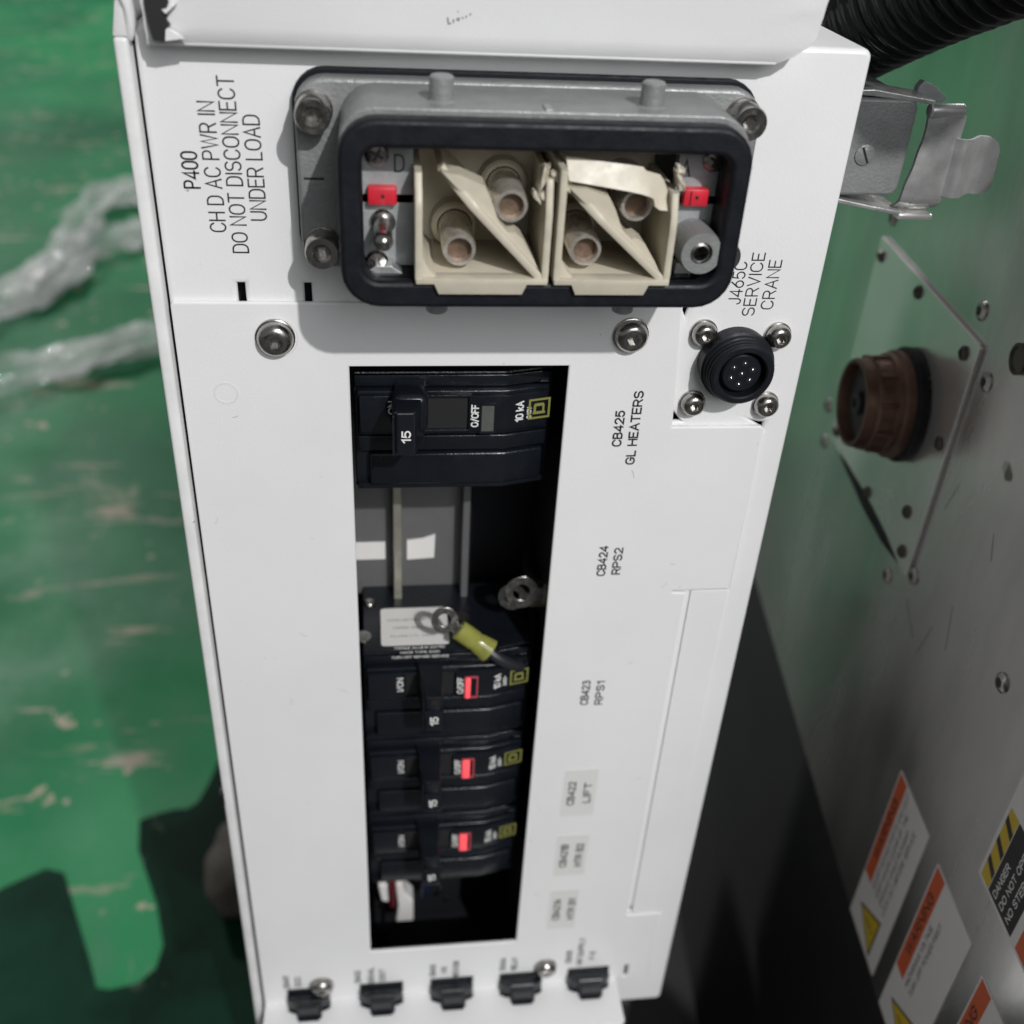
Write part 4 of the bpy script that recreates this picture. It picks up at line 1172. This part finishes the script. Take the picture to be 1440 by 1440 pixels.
MF = Thing('added_frame', 'black frame added unseen below and behind the white box, to carry it and darken reflections', 'added frame', (40, -160, -600))
link('added_pedestal', box(-38, 118, -330, -12, -600, -330, 2), M['charcoal'], MF)  # unseen dark body added to darken the steel panel's reflection
link('added_rail', box(-30, 110, -330, -40, -330, -312.2, 1), M['charcoal'], MF)

# warning labels on the panel
def warning_label(s0, s1, z0, z1, rows, head='WARNING', lab=''):
    t = Thing('warning_label', lab, 'warning label', tuple((wp((s0 + s1) / 2, z0).x, -wp((s0 + s1) / 2, z0).y, z0)), group='warning labels on the steel panel')
    link('backing', wplate(rr(s0, s1, z0, z1, 0.8), 0.05, 0.25), M['stickerw'], t)
    w = s1 - s0
    link('orange_band', wplate([(s1 - 0.8 - w * 0.22, z0 + 27), (s1 - 0.8, z0 + 27), (s1 - 0.8, z1 - 0.8), (s1 - 0.8 - w * 0.22, z1 - 0.8)], 0.25, 0.32), M['orange'], t)
    wtext(head, s1 - 0.8 - w * 0.11, (z0 + 27 + z1) / 2, w * 0.13, 34, M['ink'], t, 0.36, bold=0.02)
    c, zc, q = (s0 + s1) / 2, z0 + 13, 11.0
    link('triangle_border', wplate([(c - 8.5, zc - q), (c - 8.5, zc + q), (c + 10, zc)], 0.25, 0.31), M['ink'], t)
    link('triangle', wplate([(c - 7.5, zc - q + 1.8), (c - 7.5, zc + q - 1.8), (c + 8.2, zc)], 0.31, 0.36), M['yellow'], t)
    wtext('!', c - 1.5, zc, 8.5, 1.8, M['ink'], t, 0.4)
    for k, r in enumerate(rows):
        wtext(r, s1 - w * (0.34 + 0.13 * k), z0 + 27 + len(r) * 1.05 + 1, w * 0.075, len(r) * 2.1, M['ink'], t, 0.36)
    return t
warning_label(-128.8, -97.4, -256.3, -171.5, ['SHARP MOVING PARTS CAN CUT', 'KEEP HANDS CLEAR OF THE', 'OPENING WHILE RUNNING', 'LOCK OUT BEFORE SERVICE'], 'WARNING', 'white and orange warning label with four printed lines, farthest from the camera on the steel')
warning_label(-170.4, -138.8, -257.5, -173.2, ['HAZARDOUS VOLTAGE', 'TURN OFF POWER FIRST'], 'WARNING', 'white and orange warning label with two printed lines, middle one of the three')
warning_label(-212.0, -180.4, -259.0, -174.3, ['ROTATING PARTS', 'KEEP CLEAR'], 'WARNING', 'white and orange warning label cut off by the bottom edge of the photo')
t = Thing('striped_label', 'black label with a yellow hazard stripe along its edge, at the right border', 'warning label', (wp(-185, -151).x, -wp(-185, -151).y, -151))
link('backing', wplate(rr(-238, -159.0, -151.5, -92, 0.8), 0.05, 0.25), M['stickerw'], t)
link('yellow_band', wplate([(-166.2, -150.2), (-160.6, -150.2), (-160.6, -119), (-166.2, -119)], 0.25, 0.32), M['yellow'], t)
for k in range(3):
    z = -146 + k * 9
    link('black_stripe', wplate([(-166.2, z), (-160.6, z + 3), (-160.6, z + 6), (-166.2, z + 3)], 0.32, 0.36), M['ink'], t)
link('black_field', wplate([(-183.5, -150.2), (-166.6, -150.2), (-166.6, -119), (-183.5, -119)], 0.25, 0.32), M['ink'], t)
for k, r in enumerate(('DANGER', 'DO NOT OPEN', 'NO STEP HERE')):
    wtext(r, -170.2 - k * 4.6, -149 + len(r) * 1.3, 2.6, len(r) * 2.5, M['wink'], t, 0.36, bold=0.02)
link('orange_band', wplate([(-206, -150.2), (-187, -150.2), (-187, -96), (-206, -96)], 0.25, 0.32), M['orange'], t)
wtext('WARNING', -194, -128, 4, 30, M['ink'], t, 0.36, bold=0.02)

# brown threaded connector on the plate
K = Thing('copper_connector', 'blurred brown copper round connector with black ring on the steel plate', 'round connector', tuple((wp(-10, -58).x, -wp(-10, -58).y, -70)))
CS, CZ = -17.5, -57.5
def kl(name, prof, m, cap=(True, True)):
    return link(name, lathe(prof, wp(CS, CZ, 2.2), NN, n=40, cap=cap), m, K, smooth=True)
kl('seal_ring', [(21.6, 0), (22, 0.8), (22, 3), (20.8, 4.2)], M['black'])
kl('shell', [(20.4, 4), (20.6, 7), (19.4, 8), (19.2, 10), (18.2, 10.6), (18.0, 16), (17.2, 17), (17.0, 20.5), (16.6, 21.3), (15.2, 21.3), (14.8, 20.5), (14.8, 9)], M['copper2'])
kl('core', [(14.9, 8), (14.9, 17), (13.0, 17.5), (4.6, 17.5), (4.4, 19.6), (3.0, 20), (2.0, 20), (1.8, 18)], M['charcoal'])
for k in range(10):
    a = 2 * math.pi * k / 10 + 0.2
    u1, u2 = HD, Vector((0, 0, 1))
    c = wp(CS, CZ, 2.2) + (u1 * math.cos(a) + u2 * math.sin(a)) * 18.2
    link('rib', lathe([(0.9, 10.5), (1.0, 11), (1.0, 15.5), (0.8, 16.3)], c, NN, n=10), M['copper2'], K, smooth=True)

# ------------------------------------------------------------------ plastic wrap and cloth on the floor
def wrap(name, ctrl, r, label, seed):
    p = smoothpath([Vector(c) for c in ctrl], 60)
    NK = 48
    def rf(i, k):
        a = 2 * math.pi * (k / NK) + i * 0.006
        x, y = math.cos(a), math.sin(a)
        tw = i * 0.010 + 1.5 * noise.noise(Vector((i * 0.02, seed, 4)))
        pleat = 0.26 * math.cos(4 * a + tw * 2 + seed) + 0.16 * math.cos(9 * a - tw) + 0.10 * abs(math.cos(7 * a + tw * 3))
        return r * (0.62 + pleat + 0.30 * noise.noise(Vector((x * 1.5, y * 1.5, i * 0.04 + seed))) + 0.25 * noise.noise(Vector((i * 0.035, seed, 0))))
    me = tube(p, r, NK, rf=rf)
    for v in me.vertices: v.co.z = -598 + max(0.5, (v.co.z + 598) * 0.7)
    o = link(name, me, M['wrap'], None, smooth=True, angle=60)
    tag(o, label, 'plastic wrap')
    return o
wrap('plastic_wrap', [(-760, 1080, -575), (-640, 1330, -570), (-575, 1450, -570), (-530, 1560, -565), (-500, 1680, -570), (-440, 1740, -572), (-380, 1760, -575)], 42, 'thickest twisted strand of crumpled clear plastic wrap on the green floor', 1.0)
wrap('plastic_wrap', [(-560, 1430, -575), (-530, 1560, -565), (-545, 1760, -570), (-540, 1930, -565), (-470, 1990, -570), (-420, 1900, -575), (-330, 1850, -575)], 36, 'thin looped strand of clear plastic wrap beside the thicker twist on the green floor', 2.0)
wrap('plastic_wrap', [(-660, 1020, -580), (-560, 1120, -575), (-460, 1190, -572), (-390, 1240, -570), (-300, 1290, -572)], 36, 'straight strand of clear plastic wrap, lowest of the three, by the box edge', 3.0)
def chaikin(P, n=1):
    for _ in range(n):
        P = [q for i in range(len(P)) for q in ((P[i][0] * .75 + P[(i + 1) % len(P)][0] * .25, P[i][1] * .75 + P[(i + 1) % len(P)][1] * .25),
                                               (P[i][0] * .25 + P[(i + 1) % len(P)][0] * .75, P[i][1] * .25 + P[(i + 1) % len(P)][1] * .75))]
    return P
tag(link('floor_shadow', pxpoly(chaikin([(-318.0, 287.0), (-292.0, 304.0), (-252.0, 326.0), (-233.0, 283.0), (-207.0, 226.0), (-202.0, 209.0), (-164.0, 216.0), (-159.0, 253.0), (-205.0, 361.0), (-176.0, 374.0), (-155.0, 374.0), (-146.0, 399.0), (-139.0, 432.0), (-112.0, 484.0), (-57.0, 172.0), (-159.0, 150.0), (-280.0, 161.0)]), -599.5, 2), mat('dark_green_shade', (0.007, 0.046, 0.026), 0.7, var=0.75, vs=5, spec=0.08, specks=(30, 0.66, (0.03, 0.05, 0.035)))),  # floor shadow painted as a thin dark green sheet
    'shadow on the floor at the lower left, drawn as a notched dark green patch', 'shadow patch')
bm = bmesh.new()
bmesh.ops.create_icosphere(bm, subdivisions=4, radius=1)
for v in bm.verts:
    v.co = Vector((v.co.x * 24, v.co.y * 40, v.co.z * 24)) * (1 + 0.3 * noise.noise(v.co * 1.5)) + Vector((-108, 296, -580))
tag(link('cloth_bundle', tomesh(bm), M['brown'], None, smooth=True, angle=80), 'tan bundle lying on the floor behind the left edge of the box', 'cloth')
